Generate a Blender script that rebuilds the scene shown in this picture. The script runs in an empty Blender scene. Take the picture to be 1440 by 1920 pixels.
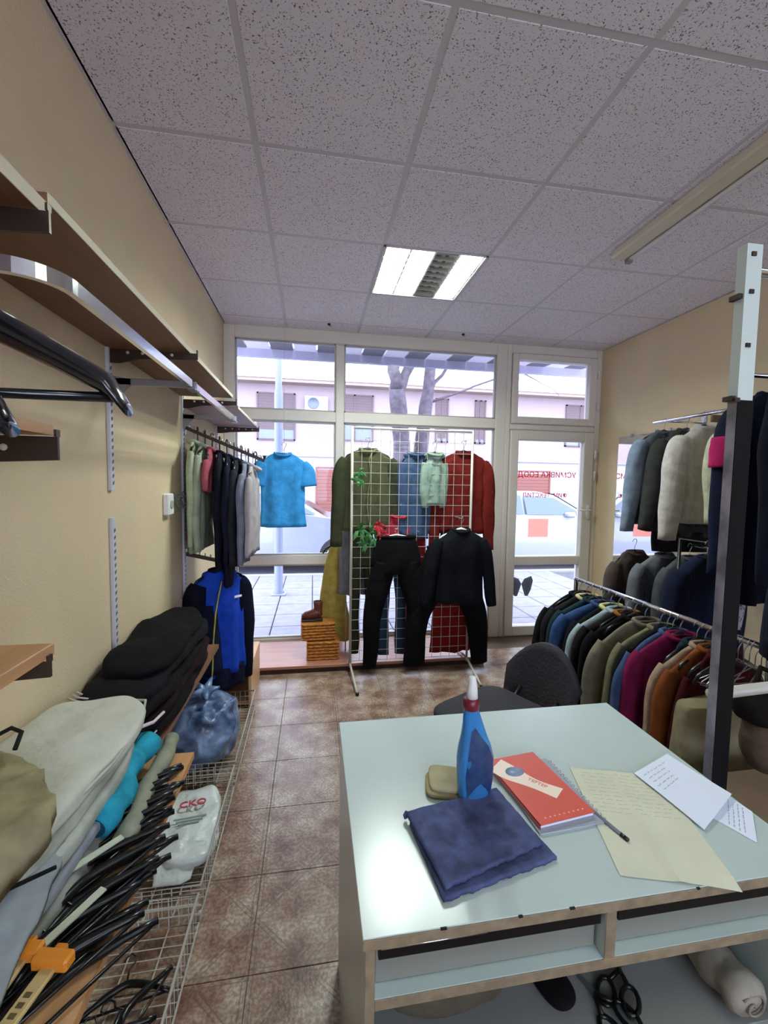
import bpy, bmesh, math, random
from mathutils import Vector, Matrix, noise
random.seed(7)
sc = bpy.context.scene
COL = sc.collection
PI = math.pi

# ------------------------------------------------------------------ camera
YAW, PITCH, ROLL, F = 0.1640, 0.0648, 0.016, 808.0
cam_d = bpy.data.cameras.new('camera')
cam = bpy.data.objects.new('camera', cam_d)
COL.objects.link(cam)
cam_d.sensor_fit = 'HORIZONTAL'
cam_d.sensor_width = 36.0
cam_d.lens = F * 36.0 / 1440.0
cam_d.clip_start = 0.02
fwd = Vector((math.sin(YAW) * math.cos(PITCH), math.cos(YAW) * math.cos(PITCH), -math.sin(PITCH)))
rt = Vector((math.cos(YAW), -math.sin(YAW), 0))
up = rt.cross(fwd)
r2 = rt * math.cos(ROLL) + up * math.sin(ROLL)
u2 = -rt * math.sin(ROLL) + up * math.cos(ROLL)
M3 = Matrix((r2, u2, -fwd)).transposed()
cam.matrix_world = Matrix.Translation((0, 0, 1.44)) @ M3.to_4x4()
sc.camera = cam

# ------------------------------------------------------------------ world (bright overcast sky)
w = bpy.data.worlds.new('sky')
sc.world = w
w.use_nodes = True
nt = w.node_tree
nt.nodes.clear()
tc = nt.nodes.new('ShaderNodeTexCoord')
sep = nt.nodes.new('ShaderNodeSeparateXYZ')
ramp = nt.nodes.new('ShaderNodeValToRGB')
ramp.color_ramp.elements[0].position = 0.0
ramp.color_ramp.elements[0].color = (0.74, 0.77, 1.0, 1)
ramp.color_ramp.elements[1].position = 0.6
ramp.color_ramp.elements[1].color = (0.72, 0.82, 1.0, 1)
bg = nt.nodes.new('ShaderNodeBackground')
bg.inputs['Strength'].default_value = 6.3
out = nt.nodes.new('ShaderNodeOutputWorld')
nt.links.new(tc.outputs['Generated'], sep.inputs[0])
nt.links.new(sep.outputs['Z'], ramp.inputs[0])
nt.links.new(ramp.outputs[0], bg.inputs[0])
nt.links.new(bg.outputs[0], out.inputs[0])

sc.view_settings.view_transform = 'Standard'
sc.view_settings.look = 'None'
sc.view_settings.gamma = 1.0
sc.view_settings.exposure = 0.42
sc.view_settings.use_curve_mapping = False
sc.cycles.use_denoising = True
sc.cycles.max_bounces = 8
sc.cycles.diffuse_bounces = 5
sc.cycles.transparent_max_bounces = 12
sc.cycles.sample_clamp_indirect = 6.0
LAMP_W = 48.0          # each area light in the recessed luminaires
REAR_W = 2.5

# ------------------------------------------------------------------ materials
def lin(h):
    h = h.lstrip('#')
    c = [int(h[i:i + 2], 16) / 255 for i in (0, 2, 4)]
    return [x / 12.92 if x <= .04045 else ((x + .055) / 1.055) ** 2.4 for x in c] + [1]

MATS = {}
def mat(name, hexc, rough=0.6, metal=0.0, bump=0.0, bscale=60, var=0.0, vscale=8, hex2=None, spec=0.5, trans=0.0, alpha=1.0, emit=None, sheen=0.0, coat=0.0):
    if name in MATS:
        return MATS[name]
    m = bpy.data.materials.new(name)
    m.use_nodes = True
    n = m.node_tree
    b = n.nodes['Principled BSDF']
    c = lin(hexc)
    b.inputs['Base Color'].default_value = c
    b.inputs['Roughness'].default_value = rough
    b.inputs['Metallic'].default_value = metal
    b.inputs['Specular IOR Level'].default_value = spec
    b.inputs['Transmission Weight'].default_value = trans
    b.inputs['Alpha'].default_value = alpha
    b.inputs['Sheen Weight'].default_value = sheen
    b.inputs['Coat Weight'].default_value = coat
    if emit:
        b.inputs['Emission Color'].default_value = lin(emit[0])
        b.inputs['Emission Strength'].default_value = emit[1]
    if var or hex2 or bump:
        geo = n.nodes.new('ShaderNodeNewGeometry')
    if var or hex2:
        nz = n.nodes.new('ShaderNodeTexNoise')
        nz.inputs['Scale'].default_value = vscale
        nz.inputs['Detail'].default_value = 5
        n.links.new(geo.outputs['Position'], nz.inputs['Vector'])
        r = n.nodes.new('ShaderNodeValToRGB')
        c2 = lin(hex2) if hex2 else c
        k = 1 - var
        r.color_ramp.elements[0].position = 0.35
        r.color_ramp.elements[1].position = 0.65
        r.color_ramp.elements[0].color = [x * k for x in c2[:3]] + [1]
        r.color_ramp.elements[1].color = [min(1, x * (1 + var * .5)) for x in c[:3]] + [1]
        n.links.new(nz.outputs[0], r.inputs[0])
        n.links.new(r.outputs[0], b.inputs['Base Color'])
    if bump:
        nb = n.nodes.new('ShaderNodeTexNoise')
        nb.inputs['Scale'].default_value = bscale
        nb.inputs['Detail'].default_value = 4
        n.links.new(geo.outputs['Position'], nb.inputs['Vector'])
        bp = n.nodes.new('ShaderNodeBump')
        bp.inputs['Strength'].default_value = bump
        bp.inputs['Distance'].default_value = 0.01
        n.links.new(nb.outputs[0], bp.inputs['Height'])
        n.links.new(bp.outputs[0], b.inputs['Normal'])
    MATS[name] = m
    return m

def fabric(hexc, var=0.18, hex2=None, vs=18):
    return mat('fabric ' + hexc + (hex2 or ''), hexc, rough=0.92, bump=1.0, bscale=13, var=var, vscale=vs, hex2=hex2, spec=0.15)

WALL = mat('painted wall', '#d8c5a2', rough=0.85, bump=0.25, bscale=140, var=0.04, vscale=3)
PVC = mat('white window plastic', '#d9d3ca', rough=0.4)
CHROME = mat('chrome', '#d8d8da', rough=0.16, metal=1.0)
STEEL = mat('brushed steel', '#a7a8ac', rough=0.35, metal=0.9)
DARKMET = mat('dark bronze metal', '#4a3f38', rough=0.4, metal=0.7)
BLACKP = mat('black plastic', '#101012', rough=0.28)
WHITEP = mat('white plastic', '#e4e6e2', rough=0.35)
WHITEM = mat('white enamelled wire', '#bdbaae', rough=0.35)
BLACKM = mat('black steel', '#141416', rough=0.4, metal=0.3)
DARK = mat('dark recess', '#0c0b0b', rough=0.9)
CHIP = mat('chipboard edge', '#8d7c62', rough=0.8, var=.25, vscale=40)
TABLEW = mat('mint white laminate', '#bccbc7', rough=0.22, var=0.03, vscale=6)
PAPERW = mat('white paper', '#dfe7f6', rough=0.8)
PAPERY = mat('yellowed paper', '#d2d2ba', rough=0.85, var=0.05, vscale=12)
INK = mat('blue grey ink', '#7d8794', rough=0.9)
INKY = mat('faded grey ink', '#969a80', rough=0.9)
RED = mat('red lettering', '#b02038', rough=0.5)

def wood(name, h1, h2, rough=0.45, axis='Y', scale=1.0):
    if name in MATS:
        return MATS[name]
    m = bpy.data.materials.new(name)
    m.use_nodes = True
    n = m.node_tree
    b = n.nodes['Principled BSDF']
    b.inputs['Roughness'].default_value = rough
    geo = n.nodes.new('ShaderNodeNewGeometry')
    mp = n.nodes.new('ShaderNodeMapping')
    s = [28 * scale, 28 * scale, 28 * scale]
    s['XYZ'.index(axis)] = 1.6 * scale
    mp.inputs['Scale'].default_value = s
    n.links.new(geo.outputs['Position'], mp.inputs['Vector'])
    nz = n.nodes.new('ShaderNodeTexNoise')
    nz.inputs['Scale'].default_value = 1.6
    nz.inputs['Detail'].default_value = 6
    n.links.new(mp.outputs[0], nz.inputs['Vector'])
    r = n.nodes.new('ShaderNodeValToRGB')
    r.color_ramp.elements[0].position = .3
    r.color_ramp.elements[1].position = .7
    r.color_ramp.elements[0].color = lin(h1)
    r.color_ramp.elements[1].color = lin(h2)
    n.links.new(nz.outputs[0], r.inputs[0])
    n.links.new(r.outputs[0], b.inputs['Base Color'])
    MATS[name] = m
    return m

SHELFW = wood('shelf wood', '#6f4b34', '#835a40')
BENCHW = wood('bench wood', '#b98a5c', '#cb9c6c')
DECKW = wood('deck wood', '#a56e58', '#b77f67', rough=.35, axis='X')
CRATEW = wood('crate wood', '#c79a6a', '#dcb184')
EDGE = mat('cream edging', '#ddd3b4', rough=0.5)

def mix_node(n, fac, a, b_):
    mx = n.nodes.new('ShaderNodeMix')
    mx.data_type = 'RGBA'
    if isinstance(fac, float):
        mx.inputs[0].default_value = fac
    else:
        n.links.new(fac, mx.inputs[0])
    for i, v in ((6, a), (7, b_)):
        if isinstance(v, (list, tuple)):
            mx.inputs[i].default_value = v
        else:
            n.links.new(v, mx.inputs[i])
    return mx.outputs[2]

def floor_mat():
    m = bpy.data.materials.new('marbled floor tile')
    m.use_nodes = True
    n = m.node_tree
    b = n.nodes['Principled BSDF']
    b.inputs['Roughness'].default_value = 0.34
    geo = n.nodes.new('ShaderNodeNewGeometry')
    nz = n.nodes.new('ShaderNodeTexNoise'); nz.inputs['Scale'].default_value = 7; nz.inputs['Detail'].default_value = 8; nz.inputs['Roughness'].default_value = .65
    n.links.new(geo.outputs['Position'], nz.inputs['Vector'])
    r = n.nodes.new('ShaderNodeValToRGB')
    e = r.color_ramp.elements
    e[0].position = .34; e[0].color = lin('#6d4c3c')
    e[1].position = .68; e[1].color = lin('#bba995')
    x = e.new(.46); x.color = lin('#8f6f5c')
    x = e.new(.56); x.color = lin('#a48d79')
    n.links.new(nz.outputs[0], r.inputs[0])
    n2 = n.nodes.new('ShaderNodeTexNoise'); n2.inputs['Scale'].default_value = 90; n2.inputs['Detail'].default_value = 4
    n.links.new(geo.outputs['Position'], n2.inputs['Vector'])
    r2_ = n.nodes.new('ShaderNodeValToRGB')
    r2_.color_ramp.elements[0].position = .42; r2_.color_ramp.elements[0].color = (.62, .62, .62, 1)
    r2_.color_ramp.elements[1].position = .6; r2_.color_ramp.elements[1].color = (1.08, 1.08, 1.08, 1)
    n.links.new(n2.outputs[0], r2_.inputs[0])
    mul = n.nodes.new('ShaderNodeMix'); mul.data_type = 'RGBA'; mul.blend_type = 'MULTIPLY'; mul.inputs[0].default_value = 1
    n.links.new(r.outputs[0], mul.inputs[6]); n.links.new(r2_.outputs[0], mul.inputs[7])
    # printed band lines: double lines along the edges and a rhombus through the edge midpoints (object coordinates)
    tcn = n.nodes.new('ShaderNodeTexCoord')
    sp = n.nodes.new('ShaderNodeSeparateXYZ')
    n.links.new(tcn.outputs['Object'], sp.inputs[0])
    def mth(op, a, b2=None):
        q = n.nodes.new('ShaderNodeMath'); q.operation = op
        for i, v in enumerate((a, b2)):
            if v is None: continue
            if isinstance(v, (int, float)): q.inputs[i].default_value = v
            else: n.links.new(v, q.inputs[i])
        return q.outputs[0]
    ax = mth('ABSOLUTE', sp.outputs[0]); ay = mth('ABSOLUTE', sp.outputs[1])
    def band(v, c, wd):
        return mth('LESS_THAN', mth('ABSOLUTE', mth('SUBTRACT', v, c)), wd)
    s = mth('ADD', ax, ay)
    lines = None
    for v, c in ((s, .156), (s, .174), (ax, .151), (ay, .151)):
        q = band(v, c, .0028 if v is s else .0022)
        lines = q if lines is None else mth('MAXIMUM', lines, q)
    brk = n.nodes.new('ShaderNodeTexNoise'); brk.inputs['Scale'].default_value = 24
    n.links.new(geo.outputs['Position'], brk.inputs['Vector'])
    fac = mth('MULTIPLY', lines, mth('MULTIPLY', mth('GREATER_THAN', brk.outputs[0], .4), .55))
    colr = mix_node(n, fac, mul.outputs[2], lin('#56483c'))
    n.links.new(colr, b.inputs['Base Color'])
    bp = n.nodes.new('ShaderNodeBump'); bp.inputs['Strength'].default_value = .25; bp.inputs['Distance'].default_value = .004
    n.links.new(n2.outputs[0], bp.inputs['Height']); n.links.new(bp.outputs[0], b.inputs['Normal'])
    return m
FLOORT = floor_mat()

def ceil_mat():
    m = bpy.data.materials.new('mineral fibre ceiling tile')
    m.use_nodes = True
    n = m.node_tree
    b = n.nodes['Principled BSDF']
    b.inputs['Roughness'].default_value = .95
    geo = n.nodes.new('ShaderNodeNewGeometry')
    mp = n.nodes.new('ShaderNodeMapping')
    n.links.new(geo.outputs['Position'], mp.inputs['Vector'])
    v = n.nodes.new('ShaderNodeTexNoise'); v.inputs['Scale'].default_value = 190; v.inputs['Detail'].default_value = 2
    n.links.new(mp.outputs[0], v.inputs['Vector'])
    r = n.nodes.new('ShaderNodeValToRGB')
    r.color_ramp.elements[0].position = .335; r.color_ramp.elements[0].color = lin('#6a6565')
    r.color_ramp.elements[1].position = .40; r.color_ramp.elements[1].color = lin('#e6e1ea')
    n.links.new(v.outputs[0], r.inputs[0])
    n.links.new(r.outputs[0], b.inputs['Base Color'])
    bp = n.nodes.new('ShaderNodeBump'); bp.inputs['Strength'].default_value = .5; bp.inputs['Distance'].default_value = .004
    n.links.new(v.outputs[0], bp.inputs['Height']); n.links.new(bp.outputs[0], b.inputs['Normal'])
    return m
CEILT = ceil_mat()
GRID_M = mat('ceiling grid metal', '#c8c3c9', rough=.6)

def glass_mat():
    m = bpy.data.materials.new('window glass')
    m.use_nodes = True
    n = m.node_tree
    n.nodes.clear()
    o = n.nodes.new('ShaderNodeOutputMaterial')
    mx = n.nodes.new('ShaderNodeMixShader')
    t = n.nodes.new('ShaderNodeBsdfTransparent'); t.inputs[0].default_value = (.97, .98, 1, 1)
    g = n.nodes.new('ShaderNodeBsdfGlossy'); g.inputs['Roughness'].default_value = .02
    fr = n.nodes.new('ShaderNodeFresnel'); fr.inputs[0].default_value = 1.25
    n.links.new(fr.outputs[0], mx.inputs[0]); n.links.new(t.outputs[0], mx.inputs[1]); n.links.new(g.outputs[0], mx.inputs[2])
    n.links.new(mx.outputs[0], o.inputs[0])
    return m
GLASS = glass_mat()

def film_mat(name, hexc, alpha=.55, rough=.25):
    m = mat(name, hexc, rough=rough, bump=.6, bscale=22)
    m.node_tree.nodes['Principled BSDF'].inputs['Alpha'].default_value = alpha
    return m

# ------------------------------------------------------------------ mesh helpers
def obj(name, me, m=None, parent=None, loc=None):
    o = bpy.data.objects.new(name, me)
    COL.objects.link(o)
    if m is not None and not me.materials:
        for q in (m if isinstance(m, (list, tuple)) else [m]):
            me.materials.append(q)
    if loc is not None:
        o.location = loc
    if parent is not None:
        o.parent = parent
    return o

class MB:
    """collects shapes into one mesh"""
    def __init__(s):
        s.v = []; s.f = []; s.sm = []; s.mi = []
    def add(s, vs, fs, smooth=False, mi=0):
        k = len(s.v)
        s.v += [tuple(v) for v in vs]
        s.f += [tuple(i + k for i in f) for f in fs]
        s.sm += [smooth] * len(fs); s.mi += [mi] * len(fs)
        return s
    def box(s, x0, y0, z0, x1, y1, z1, M=None, bev=0.0, mi=0):
        x0, x1 = min(x0, x1), max(x0, x1); y0, y1 = min(y0, y1), max(y0, y1); z0, z1 = min(z0, z1), max(z0, z1)
        b = min(bev, (x1 - x0) / 2.01, (y1 - y0) / 2.01, (z1 - z0) / 2.01)
        if b <= 0:
            vs = [(x, y, z) for z in (z0, z1) for y in (y0, y1) for x in (x0, x1)]
            fs = [(0, 2, 3, 1), (4, 5, 7, 6), (0, 1, 5, 4), (2, 6, 7, 3), (0, 4, 6, 2), (1, 3, 7, 5)]
        else:
            vs = []; idx = {}
            for ix, X in enumerate((x0, x1)):
                for iy, Y in enumerate((y0, y1)):
                    for iz, Z in enumerate((z0, z1)):
                        sx, sy, sz = (1 if ix == 0 else -1), (1 if iy == 0 else -1), (1 if iz == 0 else -1)
                        idx[ix, iy, iz] = len(vs)
                        vs += [(X, Y + sy * b, Z + sz * b), (X + sx * b, Y, Z + sz * b), (X + sx * b, Y + sy * b, Z)]
            fs = []
            I = lambda a, b_, c, k: idx[a, b_, c] + k
            for a in (0, 1):
                fs.append([I(a, 0, 0, 0), I(a, 1, 0, 0), I(a, 1, 1, 0), I(a, 0, 1, 0)])
                fs.append([I(0, a, 0, 1), I(1, a, 0, 1), I(1, a, 1, 1), I(0, a, 1, 1)])
                fs.append([I(0, 0, a, 2), I(1, 0, a, 2), I(1, 1, a, 2), I(0, 1, a, 2)])
            for a in (0, 1):
                for c in (0, 1):
                    fs.append([I(a, c, 0, 0), I(a, c, 1, 0), I(a, c, 1, 1), I(a, c, 0, 1)])
                    fs.append([I(a, 0, c, 0), I(a, 1, c, 0), I(a, 1, c, 2), I(a, 0, c, 2)])
                    fs.append([I(0, a, c, 1), I(1, a, c, 1), I(1, a, c, 2), I(0, a, c, 2)])
            for k in idx.values():
                fs.append([k, k + 1, k + 2])
        if M is not None:
            vs = [M @ Vector(v) for v in vs]
        return s.add(vs, fs, mi=mi)
    def tube(s, pts, r, n=8, closed=False, mi=0, flat=None):
        """tube along points; r number or list; flat=(a,b) makes a flat strip section with b along world z"""
        P = [Vector(p) for p in pts]
        m = len(P)
        R = r if isinstance(r, (list, tuple)) else [r] * m
        vs = []
        prev = None
        for i, p in enumerate(P):
            if closed:
                t = P[(i + 1) % m] - P[i - 1]
            else:
                t = P[min(i + 1, m - 1)] - P[max(i - 1, 0)]
            if t.length < 1e-9: t = Vector((0, 0, 1))
            t.normalize()
            if prev is None or flat:
                a = Vector((0, 0, 1)) if abs(t.z) < .9 else Vector((1, 0, 0))
                sd = t.cross(a).normalized()
            else:
                sd = prev - t * prev.dot(t)
                if sd.length < 1e-6: sd = t.orthogonal()
                sd.normalize()
            prev = sd
            u = sd.cross(t).normalized()
            for k in range(n):
                th = 2 * PI * k / n + (PI / 4 if n == 4 else 0)
                if flat:
                    vs.append(p + sd * math.cos(th) * flat[0] + u * math.sin(th) * flat[1])
                else:
                    vs.append(p + (sd * math.cos(th) + u * math.sin(th)) * R[i])
        fs = []
        for i in range(m if closed else m - 1):
            j = (i + 1) % m
            for k in range(n):
                l = (k + 1) % n
                fs.append((i * n + k, i * n + l, j * n + l, j * n + k))
        if not closed:
            fs.append(tuple(range(n))[::-1]); fs.append(tuple((m - 1) * n + k for k in range(n)))
        return s.add(vs, fs, smooth=n > 4, mi=mi)
    def lathe(s, prof, n=20, c=(0, 0, 0), mi=0, sx=1, sy=1):
        vs = []; fs = []
        for r, z in prof:
            for k in range(n):
                a = 2 * PI * k / n
                vs.append((c[0] + r * sx * math.cos(a), c[1] + r * sy * math.sin(a), c[2] + z))
        for i in range(len(prof) - 1):
            for k in range(n):
                l = (k + 1) % n
                fs.append((i * n + k, i * n + l, (i + 1) * n + l, (i + 1) * n + k))
        fs.append(tuple(range(n))[::-1]); fs.append(tuple((len(prof) - 1) * n + k for k in range(n)))
        return s.add(vs, fs, smooth=True, mi=mi)
    def prism(s, poly, y0, y1, axis='Y', mi=0):
        """extruded polygon; poly in (x,z) for Y axis, (x,y) for Z axis, (y,z) for X axis"""
        def pt(a, b, c):
            return {'Y': (a, c, b), 'Z': (a, b, c), 'X': (c, a, b)}[axis]
        n = len(poly)
        vs = [pt(a, b, y0) for a, b in poly] + [pt(a, b, y1) for a, b in poly]
        fs = [tuple(range(n)), tuple(range(n, 2 * n))[::-1]]
        fs += [(i, i + n, (i + 1) % n + n, (i + 1) % n) for i in range(n)]
        return s.add(vs, fs, mi=mi)
    def mesh(s, name='mesh'):
        me = bpy.data.meshes.new(name)
        me.from_pydata(s.v, [], s.f)
        me.polygons.foreach_set('use_smooth', s.sm)
        me.polygons.foreach_set('material_index', s.mi)
        bm = bmesh.new(); bm.from_mesh(me)
        bmesh.ops.recalc_face_normals(bm, faces=bm.faces)
        bm.to_mesh(me); bm.free()
        me.update()
        return me
    def build(s, name, m, parent=None, loc=None):
        return obj(name, s.mesh(name), m, parent, loc)

def thing(name, label, cat, loc=(0, 0, 0), rz=0, group=None):
    o = bpy.data.objects.new(name, None)
    COL.objects.link(o)
    o.empty_display_size = .05
    o.location = loc
    o.rotation_euler = (0, 0, rz)
    return tag(o, label, cat, group)
def tag(o, label=None, cat=None, group=None, kind=None):
    if label: o['label'] = label
    if cat: o['category'] = cat
    if group: o['group'] = group
    if kind: o['kind'] = kind
    return o
def struct(o):
    o['kind'] = 'structure'
    return o
def B(*a, **k):
    return MB().box(*a, **k)

def loft(secs, n=22, steps=5, fold=0.0, fk=5, seed=0, wr=0.004, capa=True, mi=0, box=2.4):
    """cloth tube through sections (x,y,z,rx,ry); ring lies across the path and its ry is along local y"""
    mb = MB()
    P = []
    m = len(secs)
    for i in range(m - 1):
        p0 = secs[max(i - 1, 0)]; p1 = secs[i]; p2 = secs[i + 1]; p3 = secs[min(i + 2, m - 1)]
        for k in range(steps):
            t = k / steps
            P.append([0.5 * ((2 * b) + (c - a) * t + (2 * a - 5 * b + 4 * c - d) * t * t + (3 * b - a - 3 * c + d) * t ** 3) for a, b, c, d in zip(p0, p1, p2, p3)])
    P.append(list(secs[-1]))
    K = len(P)
    vs = []
    for i, q in enumerate(P):
        a = P[max(i - 1, 0)]; b = P[min(i + 1, K - 1)]
        T = Vector((b[0] - a[0], 0, b[2] - a[2]))
        if T.length < 1e-6: T = Vector((0, 0, -1))
        T.normalize()
        S = Vector((-T.z, 0, T.x))
        f = i / (K - 1)
        for k in range(n):
            th = 2 * PI * k / n
            cx, sx = math.cos(th), math.sin(th)
            e = 2 / box
            px = abs(cx) ** e * (1 if cx > 0 else -1); py = abs(sx) ** e * (1 if sx > 0 else -1)
            g = 1 + fold * (.3 + f) * math.sin(fk * th + seed * 1.7 + 1.5 * math.sin(f * 4 + seed))
            c = Vector((q[0], q[1], q[2]))
            v = c + S * px * q[3] + Vector((0, 1, 0)) * py * q[4] * g
            nz = noise.noise_vector(Vector((v.x * 9 + seed * 3.1, v.y * 9, v.z * 6 + seed)))
            v += nz * wr * (1 + f)
            vs.append(v)
    fs = []
    for i in range(K - 1):
        for k in range(n):
            l = (k + 1) % n
            fs.append((i * n + k, i * n + l, (i + 1) * n + l, (i + 1) * n + k))
    if capa:
        fs.append(tuple(range(n))[::-1]); fs.append(tuple((K - 1) * n + k for k in range(n)))
    mb.add(vs, fs, smooth=True, mi=mi)
    return mb

def softbox(sx, sy, sz, n=14, nz_=5, amp=.012, seed=0, freq=7, sq=4, top_only=False, sag=0.0):
    """a rounded soft block (folded cloth): base at z=0"""
    mb = MB()
    bm = bmesh.new()
    bmesh.ops.create_cube(bm, size=2)
    bmesh.ops.subdivide_edges(bm, edges=bm.edges[:], cuts=n, use_grid_fill=True)
    vs = []
    for v in bm.verts:
        p = v.co.copy()
        d = (abs(p.x) ** sq + abs(p.y) ** sq + abs(p.z) ** sq) ** (1 / sq)
        p = p / d
        q = Vector((p.x * sx / 2, p.y * sy / 2, (p.z + 1) * sz / 2))
        nv = noise.noise_vector(Vector((q.x * freq + seed * 5.3, q.y * freq - seed, q.z * freq * 1.5 + seed)))
        nv2 = noise.noise_vector(Vector((q.x * freq * 3 + seed, q.y * freq * 2.2, q.z * freq * 3)))
        k = 1 if q.z > sz * .15 else .35
        q += nv * amp * k + nv2 * amp * .35 * k
        q.z = max(q.z, 0)
        q.z -= sag * ((p.x) ** 2) * (1 if q.z > sz * .4 else 0)
        vs.append(q)
    bm.verts.index_update()
    fs = [[v.index for v in f.verts] for f in bm.faces]
    bm.free()
    mb.add(vs, fs, smooth=True)
    return mb

def xf(mb, M):
    mb.v = [tuple(M @ Vector(v)) for v in mb.v]
    return mb

# ================================================================== THE ROOM
XL, XR, YW, YB, H = -0.737, 2.715, 3.83, -2.4, 2.74
struct(B(XL - .2, YB, -.02, XL, YW + .12, H + .25).build('wall_left', WALL))
struct(B(XR, YB, -.02, XR + .2, YW + .12, H + .25).build('wall_right', WALL))
# back wall behind the viewer, with a glazed opening added to let in fill light
_bw = MB()
RX0, RX1, RZ0, RZ1 = -.45, 2.45, .95, 2.50
_bw.box(XL - .2, YB - .2, -.02, RX0, YB, H + .25).box(RX1, YB - .2, -.02, XR + .2, YB, H + .25).box(RX0, YB - .2, RZ1, RX1, YB, H + .25).box(RX0, YB - .2, -.02, RX1, YB, RZ0)
struct(_bw.build('wall_back', WALL))
w2 = struct(bpy.data.objects.new('fill_window', None)); COL.objects.link(w2)  # added unseen window, brings fill light to ceiling and walls
for q in range(4):
    xa = RX0 + (RX1 - RX0) * q / 3
    MB().box(xa - .03, YB - .12, RZ0, xa + .03, YB - .06, RZ1, bev=.004).build('mullion', PVC, w2)
for za in (RZ0 + .03, RZ1 - .03):
    MB().box(RX0, YB - .12, za - .03, RX1, YB - .06, za + .03, bev=.004).build('rail', PVC, w2)
for q in range(3):
    xa = RX0 + (RX1 - RX0) * q / 3; xb = RX0 + (RX1 - RX0) * (q + 1) / 3
    MB().box(xa + .03, YB - .093, RZ0 + .06, xb - .03, YB - .087, RZ1 - .06).build('pane', GLASS, w2)
struct(B(-10, YB - 14, -.12, 12, YB - .2, -.04).build('bounce_ground', mat('pale bounce surface', '#d8d6d0', rough=.9)))  # added pale ground outside the rear opening, bounces light up to the ceiling
struct(B(XL - .2, YW - .03, H, XR + .2, YW + .12, H + .6).build('wall_front', WALL))
# floor with separate tiles
fl = struct(B(XL, YB, -.08, XR, YW + .12, -.004).build('floor', mat('grout', '#6b5b4c', rough=.9)))
T = .33
tm = MB().box(-T / 2 + .0012, -T / 2 + .0012, -.006, T / 2 - .0012, T / 2 - .0012, 0, bev=.0012).mesh('floor_tile')
tm.materials.append(FLOORT)
x0 = -.18 - T * 1.5
for j in range(-2, 9):
    for i in range(0, 10):
        cx, cy = x0 + i * T, 1.215 + T / 2 + (j - 1) * T
        ax, bx = max(cx - T / 2, XL), min(cx + T / 2, XR)
        if bx - ax < .02 or cy + T / 2 > YW + .01: continue
        if ax == cx - T / 2 and bx == cx + T / 2:
            o = bpy.data.objects.new('floor_tile', tm); COL.objects.link(o); o.location = (cx, cy, 0); o.parent = fl
        else:
            o = MB().box(ax - cx + .0012, -T / 2 + .0012, -.006, bx - cx - .0012, T / 2 - .0012, 0, bev=.0012).build('floor_tile', FLOORT, fl, (cx, cy, 0))
# ceiling: slab, separate fibre tiles, T-bar grid
ce = struct(B(XL, YB, H + .05, XR, YW, H + .2).build('ceiling', mat('plenum', '#7c7876', rough=.9)))
B1, R1, S = -.225, 1.80, .60
xs = [XL] + [B1 + S * k for k in range(0, 5)] + [XR]
ys = [y for y in [R1 + S * k for k in range(-6, 4)] if YB < y < YW]
ys = [YB] + ys + [YW]
LAMPS = [(B1 + S * 1, R1 + S * 1), (B1 + S * 1, R1 - S * 4), (B1 + S * 3, R1 - S * 4)]
full = MB().box(-.291, -.291, -.006, .291, .291, .014, bev=.004).mesh('ceiling_tile'); full.materials.append(CEILT)
for i in range(len(xs) - 1):
    for j in range(len(ys) - 1):
        a, b, c, d = xs[i], xs[i + 1], ys[j], ys[j + 1]
        if any(abs(a - lx) < .02 and abs(c - ly) < .02 for lx, ly in LAMPS): continue
        cx, cy = (a + b) / 2, (c + d) / 2
        if abs(b - a - S) < .01 and abs(d - c - S) < .01:
            o = bpy.data.objects.new('ceiling_tile', full); COL.objects.link(o); o.location = (cx, cy, H); o.parent = ce
        else:
            MB().box(a + .009 - cx, c + .009 - cy, -.006, b - .009 - cx, d - .009 - cy, .014, bev=.004).build('ceiling_tile', CEILT, ce, (cx, cy, H))
gm = GRID_M
for x in xs[1:-1]:
    B(x - .012, YB, H - .004, x + .012, YW - .03, H + .001).build('grid_bar', gm, ce)
for y in ys[1:-1]:
    B(XL, y - .012, H - .0045, XR, y + .012, H + .0005).build('grid_bar', gm, ce)
B(XL, YB, H - .006, XL + .02, YW - .03, H + .0).build('edge_trim', gm, ce)
B(XR - .02, YB, H - .006, XR, YW - .03, H + .0).build('edge_trim', gm, ce)
# ceiling screws
for i, (x, y) in enumerate(((.122, 3.62), (1.261, 3.62))):
    k = MB().lathe([(.004, -.006), (.012, -.008), (.014, -.016), (.006, -.022)], n=10, c=(x, y, H)).tube([(x, y, H - .02), (x + .012, y, H - .03), (x + .02, y, H - .022)], .002, 6)
    tag(k.build('ceiling_hook', BLACKM), 'small dark ceiling hook above the ' + ('left part of the shop window' if i == 0 else 'right end of the shop window'), 'hook')

# ------------------------------------------------------------------ window wall (white plastic frame)
def frame_bar(mb, x0, z0, x1, z1, d=.07, y=YW, bev=.006):
    mb.box(x0, y - d / 2, z0, x1, y + d / 2, z1, bev=bev)
wn = struct(thing('window_1', None, None))
def part(name, mb, m=PVC, parent=None): return mb.build(name, m, parent)
for nm, a in (('jamb', (XL, -.0, -.645, H)), ('mullion', (.19, .0, .262, 2.62)), ('jamb', (1.655, 0, 1.755, H)), ('head_rail', (-.645, 2.635, 1.655, H)),
              ('transom_rail', (-.645, 1.965, .19, 2.055)), ('transom_rail', (.262, 1.965, 1.655, 2.055)), ('middle_rail', (-.645, .725, .19, .81)), ('middle_rail', (.262, .725, 1.655, .81)),
              ('bottom_rail', (-.645, 0.0, .19, .075)), ('bottom_rail', (.262, 0.0, 1.655, .075))):
    mb = MB(); frame_bar(mb, *a); part(nm, mb, parent=wn)
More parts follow.
